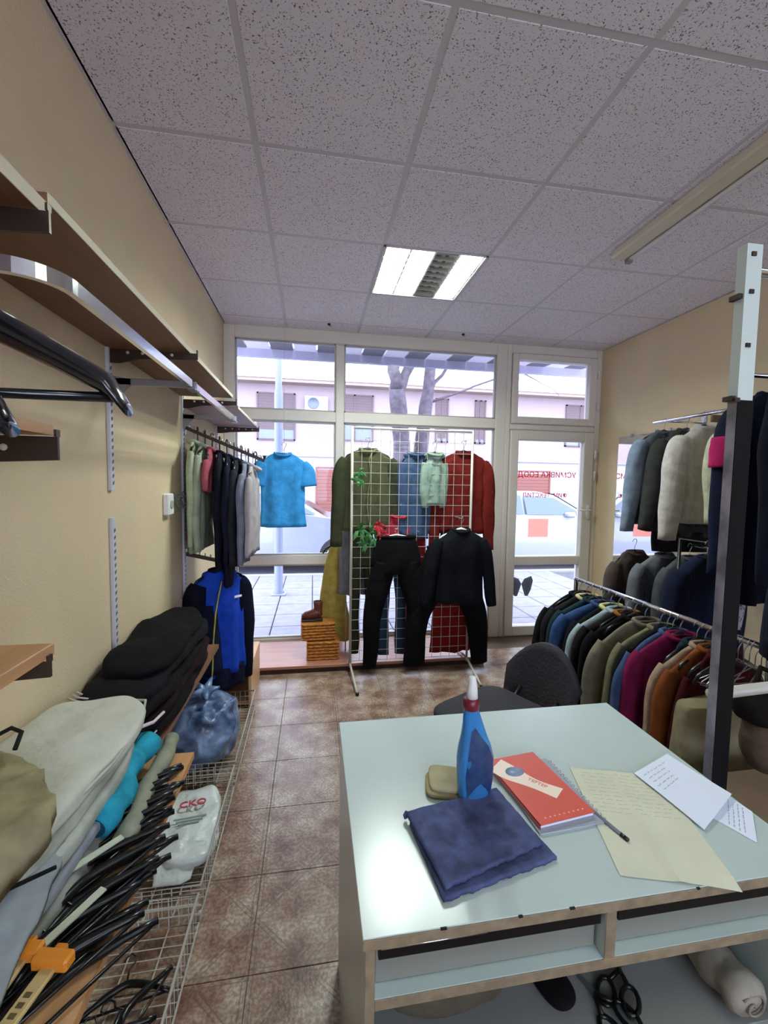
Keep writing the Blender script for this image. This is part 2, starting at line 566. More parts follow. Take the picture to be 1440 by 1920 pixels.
for a in ((-.645, 2.055, .19, 2.635), (.262, 2.055, 1.655, 2.635), (-.645, .81, .19, 1.965), (.262, .81, 1.655, 1.965), (-.645, .075, .19, .725), (.262, .075, 1.655, .725)):
    B(a[0], YW - .004, a[1], a[2], YW + .004, a[3]).build('pane', GLASS, wn)
    g = MB(); t = .012
    for q in ((a[0], a[1], a[2], a[1] + t), (a[0], a[3] - t, a[2], a[3]), (a[0], a[1], a[0] + t, a[3]), (a[2] - t, a[1], a[2], a[3])):
        g.box(q[0], YW - .022, q[1], q[2], YW + .018, q[3])
    g.build('glazing_bead', mat('grey gasket', '#a9a59f', rough=.6), wn)
# door with fanlight
dr = struct(thing('door_1', None, None))
for nm, a in (('door_post', (1.755, 0, 1.80, H)), ('door_post', (2.66, 0, XR, H)), ('head_rail', (1.80, 2.66, 2.66, H)), ('transom_rail', (1.80, 1.965, 2.66, 2.02))):
    mb = MB(); frame_bar(mb, *a); part(nm, mb, parent=dr)
fan = MB()
for a in ((1.805, 2.02, 1.865, 2.655), (2.585, 2.02, 2.655, 2.655), (1.865, 2.02, 2.585, 2.085), (1.865, 2.60, 2.585, 2.655)):
    frame_bar(fan, *a, d=.085, y=YW - .01)
fan.build('fanlight_sash', PVC, dr)
B(1.865, YW - .004, 2.085, 2.585, YW + .004, 2.60).build('pane', GLASS, dr)
leaf = MB()
for a in ((1.805, .01, 1.885, 1.96), (2.555, .01, 2.655, 1.96), (1.885, .01, 2.555, .10), (1.885, 1.87, 2.555, 1.96), (1.885, .69, 2.555, .775)):
    frame_bar(leaf, *a, d=.085, y=YW - .01)
lf = leaf.build('door_leaf', PVC, dr)
B(1.885, YW - .004, .775, 2.555, YW + .004, 1.87).build('pane', GLASS, lf)
B(1.885, YW - .004, .10, 2.555, YW + .004, .69).build('pane', GLASS, lf)
h = MB().box(2.60, YW - .066, 1.13, 2.63, YW - .05, 1.27, bev=.004).tube([(2.615, YW - .066, 1.22), (2.615, YW - .105, 1.22), (2.50, YW - .105, 1.22)], .008, 8)
h.build('door_handle', WHITEP, lf)
for z in (.25, 1.55, 1.75):
    MB().lathe([(.010, -.045), (.010, .045)], n=10, c=(2.665, YW - .06, z)).build('hinge', WHITEP, dr)
for z in (2.2, 2.5):
    MB().lathe([(.008, -.035), (.008, .035)], n=10, c=(2.665, YW - .06, z)).build('hinge', WHITEP, dr)

def text_mesh(s, size, m, loc, rot, name='lettering', ext=.0004, align='CENTER', sx=1.0):
    cu = bpy.data.curves.new('t', 'FONT')
    cu.body = s; cu.size = size; cu.extrude = ext; cu.align_x = align; cu.align_y = 'CENTER'; cu.resolution_u = 2
    cu.offset = size * .012
    to = bpy.data.objects.new('t', cu); COL.objects.link(to)
    dg = bpy.context.evaluated_depsgraph_get()
    me = bpy.data.meshes.new_from_object(to.evaluated_get(dg))
    bpy.data.objects.remove(to)
    me.transform(Matrix.Diagonal((sx, 1, 1, 1)))
    me.materials.clear()
    o = obj(name, me, m)
    o.location = loc; o.rotation_euler = rot
    return o
for s, z, sz, x in (('УСМИВКА ЕООД', 1.55, .072, 2.215), ('ФИМ. ТЕКСТИЛ', 1.355, .058, 2.20)):
    o = text_mesh(s, sz, RED, (x, YW + .006, z), (PI / 2, 0, PI), ext=.0006, sx=1.02)
    tag(o, 'line of red mirror-reversed lettering on the door glass, ' + ('the upper line' if z > 1.5 else 'the lower line'), 'lettering')

# ------------------------------------------------------------------ luminaires
TUBE_ON = mat('lit fluorescent tube', '#ffffff', emit=('#eafff4', 9.0))
TUBE_OFF = mat('unlit tube', '#d9d7d0', rough=.3)
REFL = mat('white reflector', '#f1f5ee', rough=.35)
LOUV = mat('bright louvre metal', '#c9cdc4', rough=.3, metal=.4)
def luminaire(x, y, label, watt, dead=2):
    t = thing('recessed_light', label, 'light', (x + .3, y + .3, H), 0, 'recessed ceiling lights')
    b = MB()
    b.box(-.294, -.294, .085, .294, .294, .09)
    for s in (-1, 1):
        b.box(s * .294, -.294, 0, s * .290, .294, .09); b.box(-.294, s * .294, 0, .294, s * .290, .09)
    b.build('housing', REFL, t)
    for k in range(4):
        cx = -.213 + .142 * k
        MB().tube([(cx, -.28, .045), (cx, .28, .045)], .013, 10).build('tube', TUBE_OFF if k == dead else TUBE_ON, t)
        r = MB().prism([(cx - .07, .0), (cx - .066, .0), (cx - .03, .07), (cx + .03, .07), (cx + .066, .0), (cx + .07, .0), (cx + .035, .076), (cx - .035, .076)], -.288, .288)
        r.build('reflector', REFL, t)
        l = MB()
        for q in range(9):
            yy = -.26 + .065 * q
            l.box(cx - .066, yy - .001, -.001, cx + .066, yy + .001, .022)
        l.build('louvre', LOUV, t)
    fr = MB()
    for a in ((-.3, -.3, .3, -.288), (-.3, .288, .3, .3), (-.3, -.3, -.288, .3), (.288, -.3, .3, .3)):
        fr.box(a[0], a[1], -.008, a[2], a[3], .0)
    fr.build('frame', GRID_M, t)
    for k in range(4):
        if k == dead: continue
        ld = bpy.data.lights.new('tube_glow', 'AREA')
        ld.shape = 'RECTANGLE'; ld.size = .118; ld.size_y = .56; ld.energy = watt / 3; ld.color = (.90, 1.0, .93)
        lo = bpy.data.objects.new('tube_glow', ld); COL.objects.link(lo)
        lo.location = (-.213 + .142 * k, 0, .026); lo.parent = t
    return t
luminaire(*LAMPS[0], 'square recessed louvred light, lit, in front of the shop window', LAMP_W)
luminaire(*LAMPS[1], 'square recessed louvred light behind the viewer, left one', REAR_W, dead=-1)
luminaire(*LAMPS[2], 'square recessed louvred light behind the viewer, right one', REAR_W, dead=-1)
# batten fitting (off)
bt = thing('batten_light', 'long white surface-mounted strip light, switched off, on the right of the ceiling', 'light', (1.66, 1.42, H))
MB().box(-.055, -.80, -.05, .03, .80, -.006, bev=.008).build('housing', mat('cream enamel', '#cfc6b2', rough=.35), bt)
MB().box(.034, -.80, -.034, .06, .80, -.008, bev=.004).build('side_reflector', mat('pale reflector', '#b9b0a8', rough=.3), bt)
MB().tube([(.046, -.77, -.05), (.046, .77, -.05)], .013, 10).build('tube', TUBE_OFF, bt)
for s in (-1, 1):
    MB().box(.03, s * .80, -.068, .062, s * .77, -.008, bev=.003).build('lamp_holder', mat('grey holder', '#8a8580', rough=.5), bt)

# ================================================================== OUTSIDE
PAVE = mat('pavement', '#7d7a84', rough=.85, bump=.4, bscale=30, var=.12, vscale=9)
struct(B(-14, YW + .12, -.12, 16, 6.75, -.03).build('sidewalk', mat('pavement joint', '#55535a', rough=.9)))
sw = [o for o in COL.objects if o.name == 'sidewalk'][0]
pm = MB().box(-.195, -.195, -.03, .195, .195, 0, bev=.006).mesh('paving_slab'); pm.materials.append(PAVE)
for j in range(7):
    for i in range(17):
        o = bpy.data.objects.new('paving_slab', pm); COL.objects.link(o); o.parent = sw
        o.location = (-2.6 + .4 * i, 4.15 + .4 * j, 0 - random.random() * .003)
struct(B(-14, 6.75, -.12, 16, 6.9, 0.0).build('kerb', mat('kerb stone', '#8f8a8c', rough=.8)))
struct(B(-20, 6.9, -.2, 22, 14.0, -.10).build('street', mat('asphalt', '#7c7a86', rough=.9, bump=.3, var=.1, vscale=4)))
struct(B(-20, 14.0, -.2, 22, 15.0, 0.02).build('far_sidewalk', PAVE))
# building across the street
bd = thing('building', 'pale pink two-storey building across the street with brown shuttered windows', 'building', (3.5, 15, 0))
PINK = mat('pink render', '#958789', rough=.9, var=.05, vscale=2)
WHR = mat('white render', '#a4a2ae', rough=.9)
BROWN = mat('brown shutter', '#5e4e50', rough=.7)
TERR = mat('terracotta roller shutter', '#7c4a40', rough=.7)
MB().box(-17, 0, 2.36, 15, 6, 4.72).build('wall', PINK, bd)
MB().box(-17, .03, 0, 15, 6, 2.36).build('ground_floor_wall', WHR, bd)
MB().box(-17, -.05, 2.33, 15, .02, 2.39).build('cornice', mat('cornice', '#948c92', rough=.8), bd)
MB().box(-17, -.45, 4.70, 15, .2, 4.84).build('eaves', mat('eaves', '#98857b', rough=.8), bd)
MB().prism([(-.5, 4.84), (6.2, 7.6), (6.2, 7.5), (-.5, 4.80)], -17, 15, axis='X').build('roof', mat('pale roof', '#c4c4cc', rough=.9), bd)
GLZ = mat('far window glass', '#6f7788', rough=.3)
def far_window(x0, z0, x1, z1, half=.45):
    x0 -= 3.5; x1 -= 3.5
    f = MB()
    for a in ((x0, z0, x1, z0 + .05), (x0, z1 - .05, x1, z1), (x0, z0, x0 + .05, z1), (x1 - .05, z0, x1, z1), ((x0 + x1) / 2 - .03, z0, (x0 + x1) / 2 + .03, z1)):
        f.box(a[0], -.05, a[1], a[2], .06, a[3])
    fo = f.build('window_frame', BROWN, bd)
    MB().box(x0 + .04, -.02, z0 + .04, x1 - .04, -.004, z1 - .04).build('pane', GLZ, fo)
    s = MB(); zz = z1 - (z1 - z0) * half
    k = 0
    while z1 - .05 - k * .09 > zz:
        s.box(x0 + .05, -.035, z1 - .05 - (k + 1) * .09 + .01, x1 - .05, -.005, z1 - .05 - k * .09); k += 1
    s.build('shutter_slat', BROWN, fo)
    return fo
far_window(-1.85, 2.85, -.60, 4.42, .75)
far_window(.75, 2.9, 2.05, 4.48, .4)
far_window(4.28, 2.95, 4.75, 4.5, .9)
far_window(5.74, 2.95, 6.15, 4.5, .9)
far_window(9.3, 2.95, 10.5, 4.5, .5)
far_window(-5.8, 2.9, -4.4, 4.4, .5)
def shutter(x0, z0, x1, z1, nm='roller_shutter'):
    x0 -= 3.5; x1 -= 3.5
    f = MB().box(x0 - .05, -.02, z0, x0, .08, z1 + .05).box(x1, -.02, z0, x1 + .05, .08, z1 + .05).box(x0, -.02, z1, x1, .08, z1 + .05)
    fo = f.build('shutter_frame', TERR, bd)
    k = 0
    while z0 + (k + 1) * .12 <= z1 + .01:
        MB().box(x0, .0, z0 + k * .12 + .008, x1, .03, z0 + (k + 1) * .12, bev=.006).build('slat', TERR, fo); k += 1
shutter(.13, .1, .75, 1.95)
shutter(7.3, .1, 8.75, 1.98)
ac = thing('air_conditioner', 'white wall-mounted air conditioner unit on the pink building across the street', 'air conditioner', (.1, 14.85, 4.08))
MB().box(-.38, -.15, -.24, .38, .13, .24, bev=.02).build('casing', mat('ac casing', '#9fa3aa', rough=.5), ac)
MB().lathe([(.19, -.01), (.19, .01), (.17, .012), (.165, 0)], n=24).build('fan_grille', mat('grey grille', '#5c6470', rough=.5), ac).matrix_local = Matrix.Translation((-.1, -.16, 0)) @ Matrix.Rotation(PI / 2, 4, 'X')
MB().box(-.3, .0, -.3, -.26, .14, -.24).box(.26, .0, -.3, .3, .14, -.24).build('bracket', DARKMET, ac)
# lamp post
lp = thing('lamp_post', 'grey metal post standing on the pavement outside, left of the blue T-shirt middle', 'post', (-.43, 5.62, 0))
MB().lathe([(.075, 0), (.075, .03), (.055, .05), (.052, 2.55), (.04, 2.6), (.038, 5.2)], n=16).build('pole', mat('grey paint', '#70768a', rough=.5), lp)
MB().box(-.09, -.09, -.001, .09, .09, .02, bev=.004).build('base_plate', mat('grey paint2', '#8f94a4', rough=.5), lp)
# trees
BARK = mat('bark', '#554c56', rough=.95, bump=1.0, bscale=18, var=.35, vscale=14)
def tree(x, y, label, segs, seed):
    t = thing('bare_tree', label, 'tree', (x, y, 0))
    rnd = random.Random(seed)
    for pts, r0, r1 in segs:
        P = []; R = []
        n = 10
        for i in range(n + 1):
            f = i / n * (len(pts) - 1); k = min(int(f), len(pts) - 2); u = f - k
            a, b = Vector(pts[k]), Vector(pts[k + 1])
            p = a.lerp(b, u) + Vector((rnd.uniform(-.02, .02), rnd.uniform(-.02, .02), 0))
            P.append(p); R.append((r0 + (r1 - r0) * i / n) * rnd.uniform(.92, 1.1))
        MB().tube(P, R, 10).build('trunk' if r0 > .09 else 'branch', BARK, t)
    tw = MB()
    for _ in range(46):
        s, r0, r1 = rnd.choice(segs[1:] if len(segs) > 1 else segs)
        p = Vector(s[-2]).lerp(Vector(s[-1]), rnd.random())
        d = Vector((rnd.uniform(-1, 1), rnd.uniform(-.6, .6), rnd.uniform(-.1, .8))).normalized()
        P = [p]
        for k in range(5):
            d = (d + Vector((rnd.uniform(-.5, .5), rnd.uniform(-.4, .4), rnd.uniform(-.4, .3)))).normalized()
            P.append(P[-1] + d * rnd.uniform(.1, .22))
        tw.tube(P, [.012, .010, .008, .006, .005, .004], 4)
    tag(tw.build('twigs', BARK, t), kind='stuff')
tree(1.36, 6.4, 'bare forked tree trunk outside, left of the two', [([(0, 0, 0), (0, 0, 1.2), (-.06, 0, 2.3), (-.15, 0, 2.9)], .13, .115), ([(-.15, 0, 2.85), (-.2, 0, 3.3), (-.12, 0, 3.9), (-.2, .1, 5)], .10, .06), ([(-.13, 0, 2.8), (.02, 0, 3.1), (.12, 0, 3.6), (.2, 0, 5)], .085, .05)], 3)
tree(1.72, 6.55, 'bare tree trunk outside, right of the two', [([(-.1, 0, 0), (-.12, 0, 1.4), (-.04, 0, 2.4), (.06, 0, 3.0), (.03, 0, 5)], .13, .08), ([(.05, 0, 2.9), (.5, 0, 3.5), (1.2, .1, 3.9)], .03, .012), ([(.05, 0, 3.1), (-.2, 0, 3.6), (-.4, 0, 4.2)], .03, .012), ([(.05, 0, 2.7), (1.3, 0, 3.2), (2.6, .1, 3.6)], .02, .008)], 5)
# cars
CARW = mat('white car paint', '#8f939e', rough=.2, coat=.6)
CGL = mat('car glass', '#43525e', rough=.08, spec=.8)
TYRE = mat('tyre', '#1a1a1d', rough=.8)
def car(x, label, flip=1, y=8.0):
    t = thing('car', label, 'car', (x, y, -.1))
    prof = [(-2.1, .32), (-2.15, .62), (-2.05, .85), (-1.2, .96), (-.75, 1.02), (1.45, 1.03), (1.95, .98), (2.1, .8), (2.12, .35), (1.7, .25), (-1.8, .25)]
    roof = [(-1.15, .95), (-.45, 1.38), (-.1, 1.45), (.9, 1.46), (1.35, 1.38), (1.95, 1.0)]
    prof = [(a * flip, b) for a, b in prof]; roof = [(a * flip, b) for a, b in roof]
    def shell(poly, w0, w1):
        mb = MB(); n = len(poly); vs = []
        for yy, k in ((-w0, 0), (-w1, 1), (w1, 1), (w0, 0)):
            pass
        rings = [(-w0, .97), (-w0 * .985, 1.0), (w0 * .985, 1.0), (w0, .97)]
        cx = sum(p[0] for p in poly) / n; cz = sum(p[1] for p in poly) / n
        for yy, k in rings:
            for a, b in poly:
                yk = yy * (1 if b < 1.0 else (1 - (b - 1.0) / .46 * (1 - w1 / w0)))
                vs.append((cx + (a - cx) * k, yk, cz + (b - cz) * k))
        fs = [tuple(range(n))[::-1], tuple(3 * n + i for i in range(n))]
        for r in range(3):
            for i in range(n):
                j = (i + 1) % n
                fs.append((r * n + i, r * n + j, (r + 1) * n + j, (r + 1) * n + i))
        return mb.add(vs, fs)
    shell(prof, .86, .86).build('body', CARW, t)
    shell(roof + [(roof[-1][0], .9), (roof[0][0], .9)], .84, .62).build('roof', CARW, t)
    g = MB()
    for q in ([(-.95, 1.02), (-.42, 1.33), (.18, 1.37), (.18, 1.03)], [(.24, 1.03), (.24, 1.37), (1.0, 1.36), (1.62, 1.05)]):
        q = [(a * flip, b) for a, b in q]
        n = len(q)
        vs = [(a, -(.862 - (max(b - 1, 0)) * .47) - .004, b) for a, b in q]
        g.add(vs, [tuple(range(n))])
        g.add([(a, -v[1], b) for (a, b), v in zip(q, vs)], [tuple(range(n))])
    gl = g
    gl.add([(-1.1 * flip, -.74, 1.0), (-1.1 * flip, .74, 1.0), (-.42 * flip, .62, 1.40), (-.42 * flip, -.62, 1.40)], [(0, 1, 2, 3)])
    gl.v[-4:] = [(a - .03 * flip, b, c + .01) for a, b, c in gl.v[-4:]]
    gl.build('window', CGL, t)
    for a in (-1.32, 1.32):
        for s in (-1, 1):
            wv = MB().lathe([(.05, -.09), (.2, -.095), (.31, -.08), (.32, 0), (.31, .08), (.2, .095), (.05, .09)], n=24)
            o = wv.build('wheel', TYRE, t)
            o.matrix_local = Matrix.Translation((a, s * .78, .32)) @ Matrix.Rotation(PI / 2, 4, 'X')
            hb = MB().lathe([(.02, -.1), (.19, -.1), (.2, -.09), (.19, .1), (.02, .1)], n=16).build('hubcap', STEEL, o)
    MB().box(2.07 * flip, -.8, .62, 2.12 * flip, .8, .78, bev=.01).build('lights', mat('car lamp', '#c25050', rough=.3), t)
    MB().box(-.72 * flip, -.98, .98, -.55 * flip, -.84, 1.08, bev=.03).build('mirror', CARW, t)
car(-.9, 'white parked car outside behind the blue T-shirt', -1, 8.1)
car(4.0, 'white parked car outside behind the door glass', -1, 8.1)
# canopy over the shop front (outside)
cp = thing('canopy', 'ribbed outdoor canopy with pale valance above the shop window', 'canopy', (1.0, 4.4, 2.7))
for i in range(26):
    x = -2.4 + i * .24
    MB().prism([(-.50, .10), (.40, .14), (.40, .17), (-.50, .13)], x, x + .225, axis='X').build('slat', mat('canopy slat', '#c9c6d2', rough=.6) if i % 2 else mat('canopy dark slat', '#5e5a62', rough=.6), cp)
MB().box(-2.5, .38, .05, 3.9, .42, .17, bev=.005).build('valance', mat('lavender valance', '#9c9cb4', rough=.6), cp)
# leaflet and butterfly sticker on the door
def backlit(m, hexc, f):
    _q = m.node_tree
    _t = _q.nodes.new('ShaderNodeBsdfTranslucent'); _t.inputs[0].default_value = lin(hexc)
    _x = _q.nodes.new('ShaderNodeMixShader'); _x.inputs[0].default_value = f
    _q.links.new(_q.nodes['Principled BSDF'].outputs[0], _x.inputs[1]); _q.links.new(_t.outputs[0], _x.inputs[2])
    _q.links.new(_x.outputs[0], [k for k in _q.nodes if k.type == 'OUTPUT_MATERIAL'][0].inputs[0])
SALMON = mat('salmon paper', '#f2b4a2', rough=.7)
backlit(SALMON, '#ffcfc2', .75)
backlit(RED, '#e03c50', .6)
tag(MB().box(2.04, YW + .006, .955, 2.245, YW + .009, 1.13).build('leaflet', SALMON), 'square salmon-coloured sheet stuck to the door glass', 'notice')
bf = MB()
for s in (-1, 1):
    poly = [(0, 0), (s * .03, .05), (s * .10, .075), (s * .12, .03), (s * .10, -.06), (s * .07, -.12), (s * .04, -.12), (s * .015, -.05)]
    bf.prism(poly, -.001, .001)
tag(bf.build('butterfly_sticker', mat('grey sticker', '#8b90a0', rough=.6), None, (1.99, YW + .007, .50)), 'grey butterfly-shaped sticker on the lower door glass', 'sticker')

# ================================================================== LEFT WALL SHELVING
def upright(y, z0, z1, label):
    t = thing('wall_upright', label, 'rail', (XL, y, z0))
    h = z1 - z0
    MB().box(0, -.0145, 0, .012, .0145, h, bev=.0015).build('channel', mat('galvanised steel', '#c9c9d0', rough=.5), t)
    s = MB(); z = .02
    while z < h - .03:
        s.box(.0115, -.004, z, .0126, .001, z + .013); s.box(.0115, .004, z + .004, .0126, .008, z + .016); z += .026
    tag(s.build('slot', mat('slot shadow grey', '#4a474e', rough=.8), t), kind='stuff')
upright(.83, .60, 2.02, 'slotted wall upright nearest the viewer, at the left edge')
upright(1.73, 1.40, 1.96, 'upper piece of the slotted upright in the middle of the left wall')
upright(1.73, .60, 1.30, 'lower piece of the slotted upright in the middle of the left wall')
upright(2.62, .40, 2.05, 'slotted wall upright behind the hanging clothes')
upright(3.50, .50, 2.02, 'slotted wall upright next to the shop window')
def bracket(y, z, ln, label, m=DARKMET, hgt=.05, tip=.022, x=XL + .012):
    t = thing('shelf_bracket', label, 'bracket', (x, y, z))
    t0 = MB().prism([(0, 0), (ln, 0), (ln, -tip), (.10, -tip - .01), (.03, -hgt), (0, -hgt)], -.003, .003)
    t0.build('arm', m, t)
    hl = MB()
    for k in range(int(ln / .05) - 1):
        hl.lathe([(.006, -.0012), (.006, .0012)], n=8)
        n8 = 16
        k0 = len(hl.v) - 16
        for q in range(k0, len(hl.v)):
            v = hl.v[q]
            hl.v[q] = (v[0] + .06 + k * .05, v[2] - .0036, v[1] - tip * .5)
    tag(hl.build('holes', mat('bright hole', '#cfc8b8', rough=.5), t), kind='stuff')
    MB().box(-.006, -.006, -hgt, 0, .006, .0).build('hook', m, t)
    MB().box(ln - .004, -.006, 0, ln, .006, .012).build('lip', m, t)
bracket(.83, 1.883, .29, 'dark pierced bracket under the near end of the top shelf', hgt=.06, tip=.034)
bracket(1.73, 1.912, .30, 'dark bracket under the top shelf at the middle upright')
bracket(2.62, 1.90, .29, 'dark pierced bracket under the far end of the top shelf')
bracket(3.50, 1.86, .31, 'dark pierced bracket beside the shop window', tip=.03)
bracket(.83, 1.512, .292, 'dark pierced bracket under the eye-level shelf at the left edge', hgt=.05, tip=.04)
bracket(.80, 1.128, .285, 'dark bracket under the low wooden shelf at the left edge', hgt=.05, tip=.026)
def shelf(y0, y1, z, th, xf_, label, m=SHELFW, edge=EDGE):
    t = thing('wall_shelf', label, 'shelf', (XL, (y0 + y1) / 2, z))
    L = (y1 - y0) / 2; d = xf_ - XL
    MB().box(.002, -L, 0, d - .002, L, th, bev=.001).build('board', m, t)
    MB().box(d - .002, -L, 0, d, L, th, bev=.0005).build('edge_strip', edge, t)
shelf(-.45, .855, 1.886, .026, -.452, 'nearest top wooden shelf with cream front edge')
shelf(.86, 2.60, 1.914, .018, -.452, 'long top wooden shelf with cream front edge running to the window')
shelf(2.64, 3.52, 1.863, .016, -.43, 'far small shelf board close to the shop window', mat('mauve board', '#a08a94', rough=.5))
shelf(-.3, .845, 1.515, .018, -.448, 'eye-level shelf end at the left edge', BENCHW, BENCHW)
shelf(-.3, .83, 1.130, .020, -.45, 'lower wooden shelf holding black hangers at the left edge', BENCHW, BENCHW)
# chrome U rails
def rail(pts, label, flat=(.007, .0135)):
    t = thing('hanging_rail', label, 'rail', pts[0])
    p0 = Vector(pts[0])
    MB().tube([Vector(p) - p0 for p in pts], 0, 4, flat=(flat[0] * 1.414, flat[1] * 1.414)).build('bar', CHROME, t)
    return t
arc = [(-.725, .845, 1.80), (-.62, .845, 1.80)] + [(-.45 - .085 + .085 * math.sin(a), .93 - .085 * math.cos(a), 1.80) for a in [PI / 2 * k / 9 for k in range(10)]]
rail(arc + [(-.45, 1.72, 1.80)], 'curved chrome hanging rail in the foreground under the top shelf')
rail([(-.45, 1.78, 1.80), (-.45, 2.60, 1.80)], 'short straight chrome hanging rail further along the left wall')
for y, z, lb in ((1.75, 1.80, 'steel arm carrying the chrome rails at the middle upright'), (2.61, 1.80, 'steel arm carrying the far end of the short chrome rail')):
    t = thing('rail_arm', lb, 'bracket', (XL + .012, y, z))
    MB().box(0, -.004, -.012, .29, .004, .014, bev=.002).prism([(0, .02), (.06, .012), (.06, -.012), (.0, -.07)], -.004, .004).build('arm', STEEL, t)
    MB().box(.262, -.035, -.022, .292, .035, -.012, bev=.003).build('clamp', STEEL, t)
# waterfall arms
def waterfall(y, z, label, ln=.44, drop=.18):
    t = thing('waterfall_arm', label, 'rail', (XL + .012, y, z))
    MB().tube([(0, 0, 0), (ln, 0, -drop), (ln + .004, 0, -drop + .03)], 0, 4, flat=(.012, .014)).build('arm', DARKMET, t)
    MB().box(0, -.012, -.04, .006, .012, .03).build('plate', STEEL, t)
    k = MB()
    for i in range(10):
        f = .06 + i * .1
        k.tube([(ln * f, 0, -drop * f + .005), (ln * f, 0, -drop * f + .026)], .004, 6)
    k.build('peg', CHROME, t)
waterfall(2.64, 1.745, 'sloping waterfall arm full of hanger hooks, upper one on the left wall')
waterfall(2.62, 1.02, 'lower sloping waterfall arm holding the blue jacket', .30, .07)
# socket and wire bundle
sk = thing('wall_socket', 'white wall socket box on the left wall', 'socket', (XL, 2.33, 1.32))
MB().box(0, -.04, -.055, .03, .04, .055, bev=.006).build('housing', WHITEP, sk)
MB().lathe([(.02, 0), (.02, .004), (.016, .001)], n=16).build('insert', mat('grey insert', '#9aa09a', rough=.5), sk).matrix_local = Matrix.Translation((.031, 0, 0)) @ Matrix.Rotation(PI / 2, 4, 'Y')
cb = MB(); rr = random.Random(4)
for k in range(7):
    P = [(XL + .03, 2.40, 1.33)]
    for q in range(9):
        P.append((XL + .03 + .012 * rr.random() + .05 * math.sin(q * .4), 2.42 + q * .035 + .02 * rr.uniform(-1, 1), 1.33 - .035 * math.sin(q * .9 + k) + .02 * rr.uniform(-1, 1)))
    cb.tube(P, .003, 5)
tag(cb.build('wire_hook_bundle', mat('grey green wire', '#62726c', rough=.5)), 'tangle of grey-green wire hanging beside the wall socket', 'wire')

# ================================================================== CLOTHES
def short(lb):
    ws = lb.split()
    return ' '.join(ws[:16])
def hanger(loc, rz, label, w=.40, m=BLACKP, wire=False, group=None, drop=.055, bar=False, scale=1):
    """origin at the top of the hook's inner bend (where it hangs on the rail)"""
    t = thing('clothes_hanger', short(label), 'hanger', loc, rz, group)
    hk = [(-.018, 0, -.012), (-.016, 0, .0), (-.008, 0, .008), (0, 0, .010), (.010, 0, .006), (.016, 0, -.004), (.014, 0, -.018), (.004, 0, -.032), (0, 0, -.045), (0, 0, -.085)]
    MB().tube(hk, .0021 if w > .1 else .0038, 6).build('hook', STEEL if not wire else m, t)
    if wire:
        P = [(0, 0, -.08), (w / 2, 0, -.08 - drop - .03), (w / 2 + .006, 0, -.12 - drop), (w / 2 - .01, 0, -.125 - drop), (-w / 2 + .01, 0, -.125 - drop), (-w / 2 - .006, 0, -.12 - drop), (-w / 2, 0, -.08 - drop - .03), (0, 0, -.08)]
        MB().tube(P, .0022, 6).build('wire_frame', m, t)
    else:
        P = []; n = 14
        for i in range(n + 1):
            f = -1 + 2 * i / n
            P.append((f * w / 2, 0, -.085 - drop * abs(f) ** 1.5 - (.02 if abs(f) > .9 else 0) + (.012 * (1 - abs(f) * 3) if abs(f) < .33 else 0)))
        MB().tube(P, [.005 + .006 * min(1, 1.2 - abs(-1 + 2 * i / n)) for i in range(n + 1)], 8).build('shoulder_bar', m, t)
        if bar:
            MB().tube([(-w / 2 + .02, 0, -.085 - drop + .002), (w / 2 - .02, 0, -.085 - drop + .002)], .004, 6).build('cross_bar', m, t)
    return t

def top(name, label, cat, loc, rz, L=.66, W=.24, color='#222', sleeve=.52, spread=.06, seed=1, dep=.045, color2=None, collar=True, hem=None, trim=None, fold=.22, short=False, group=None, slope=.075, opening=False, sr=.058, yoke=None):
    t = thing(name, label, cat, loc, rz, group)
    m = fabric(color)
    S = [(0, 0, -.078, .055, .03), (0, 0, -.092, .095, dep * .7), (0, 0, -.078 - slope * .62, W * .72, dep * .85), (0, 0, -.08 - slope, W * .93, dep), (0, 0, -.13 - slope, W * .98, dep * 1.1),
         (0, 0, -.28, W * .93, dep * 1.25), (0, 0, -.1 - L * .55, W * .92, dep * 1.2), (0, 0, -.08 - L, W, dep * 1.15)]
    loft(S, n=30, steps=5, fold=fold, fk=6 + seed % 3, seed=seed, wr=.006).build('body', m, t)
    for s in (-1, 1):
        if short:
            P = [(s * W * .80, 0, -.105 - slope * .7, .045, dep * .8), (s * (W * .98), 0, -.16 - slope, .07, dep), (s * (W * 1.06), 0, -.27 - slope, .068, dep)]
        else:
            e = W + spread
            P = [(s * W * .80, 0, -.105 - slope * .7, .04, dep * .8), (s * (W * .97), 0, -.16 - slope, sr, dep), (s * (W + spread * .45), 0, -.2 - sleeve * .45, sr * .95, dep * .95), (s * e, 0, -.16 - sleeve, sr * .72, dep * .7)]
        loft(P, n=16, steps=5, fold=.1, fk=3, seed=seed + 4 + s, wr=.006).build('sleeve', fabric(color2) if (color2 and yoke != 'hemonly') else m, t)
    if collar:
        c = MB()
        P = [(.062 * math.cos(a), -.008 + .034 * math.sin(a), -.078 - .02 * max(0, -math.sin(a))) for a in [2 * PI * k / 18 for k in range(18)]]
        c.tube(P, .011, 8, closed=True)
        c.build('collar', fabric(trim or color), t)
    if hem:
        loft([(0, 0, -.05 - L, W * 1.0, dep * 1.2), (0, 0, -.08 - L - .01, W * 1.01, dep * 1.2), (0, 0, -.08 - L - .10, W * .97, dep * 1.15)], n=30, steps=3, fold=.1, seed=seed, wr=.003).build('hem', fabric(hem), t)
    if trim and opening:
        o = MB()
        P = [(.03, -dep * 1.28, -.10)] + [(.004 + .01 * math.sin(k), -dep * 1.42, -.16 - k * (L - .12) / 7) for k in range(8)]
        o.tube(P, .006, 6)
        o.build('front_placket', fabric(trim), t)
    return t

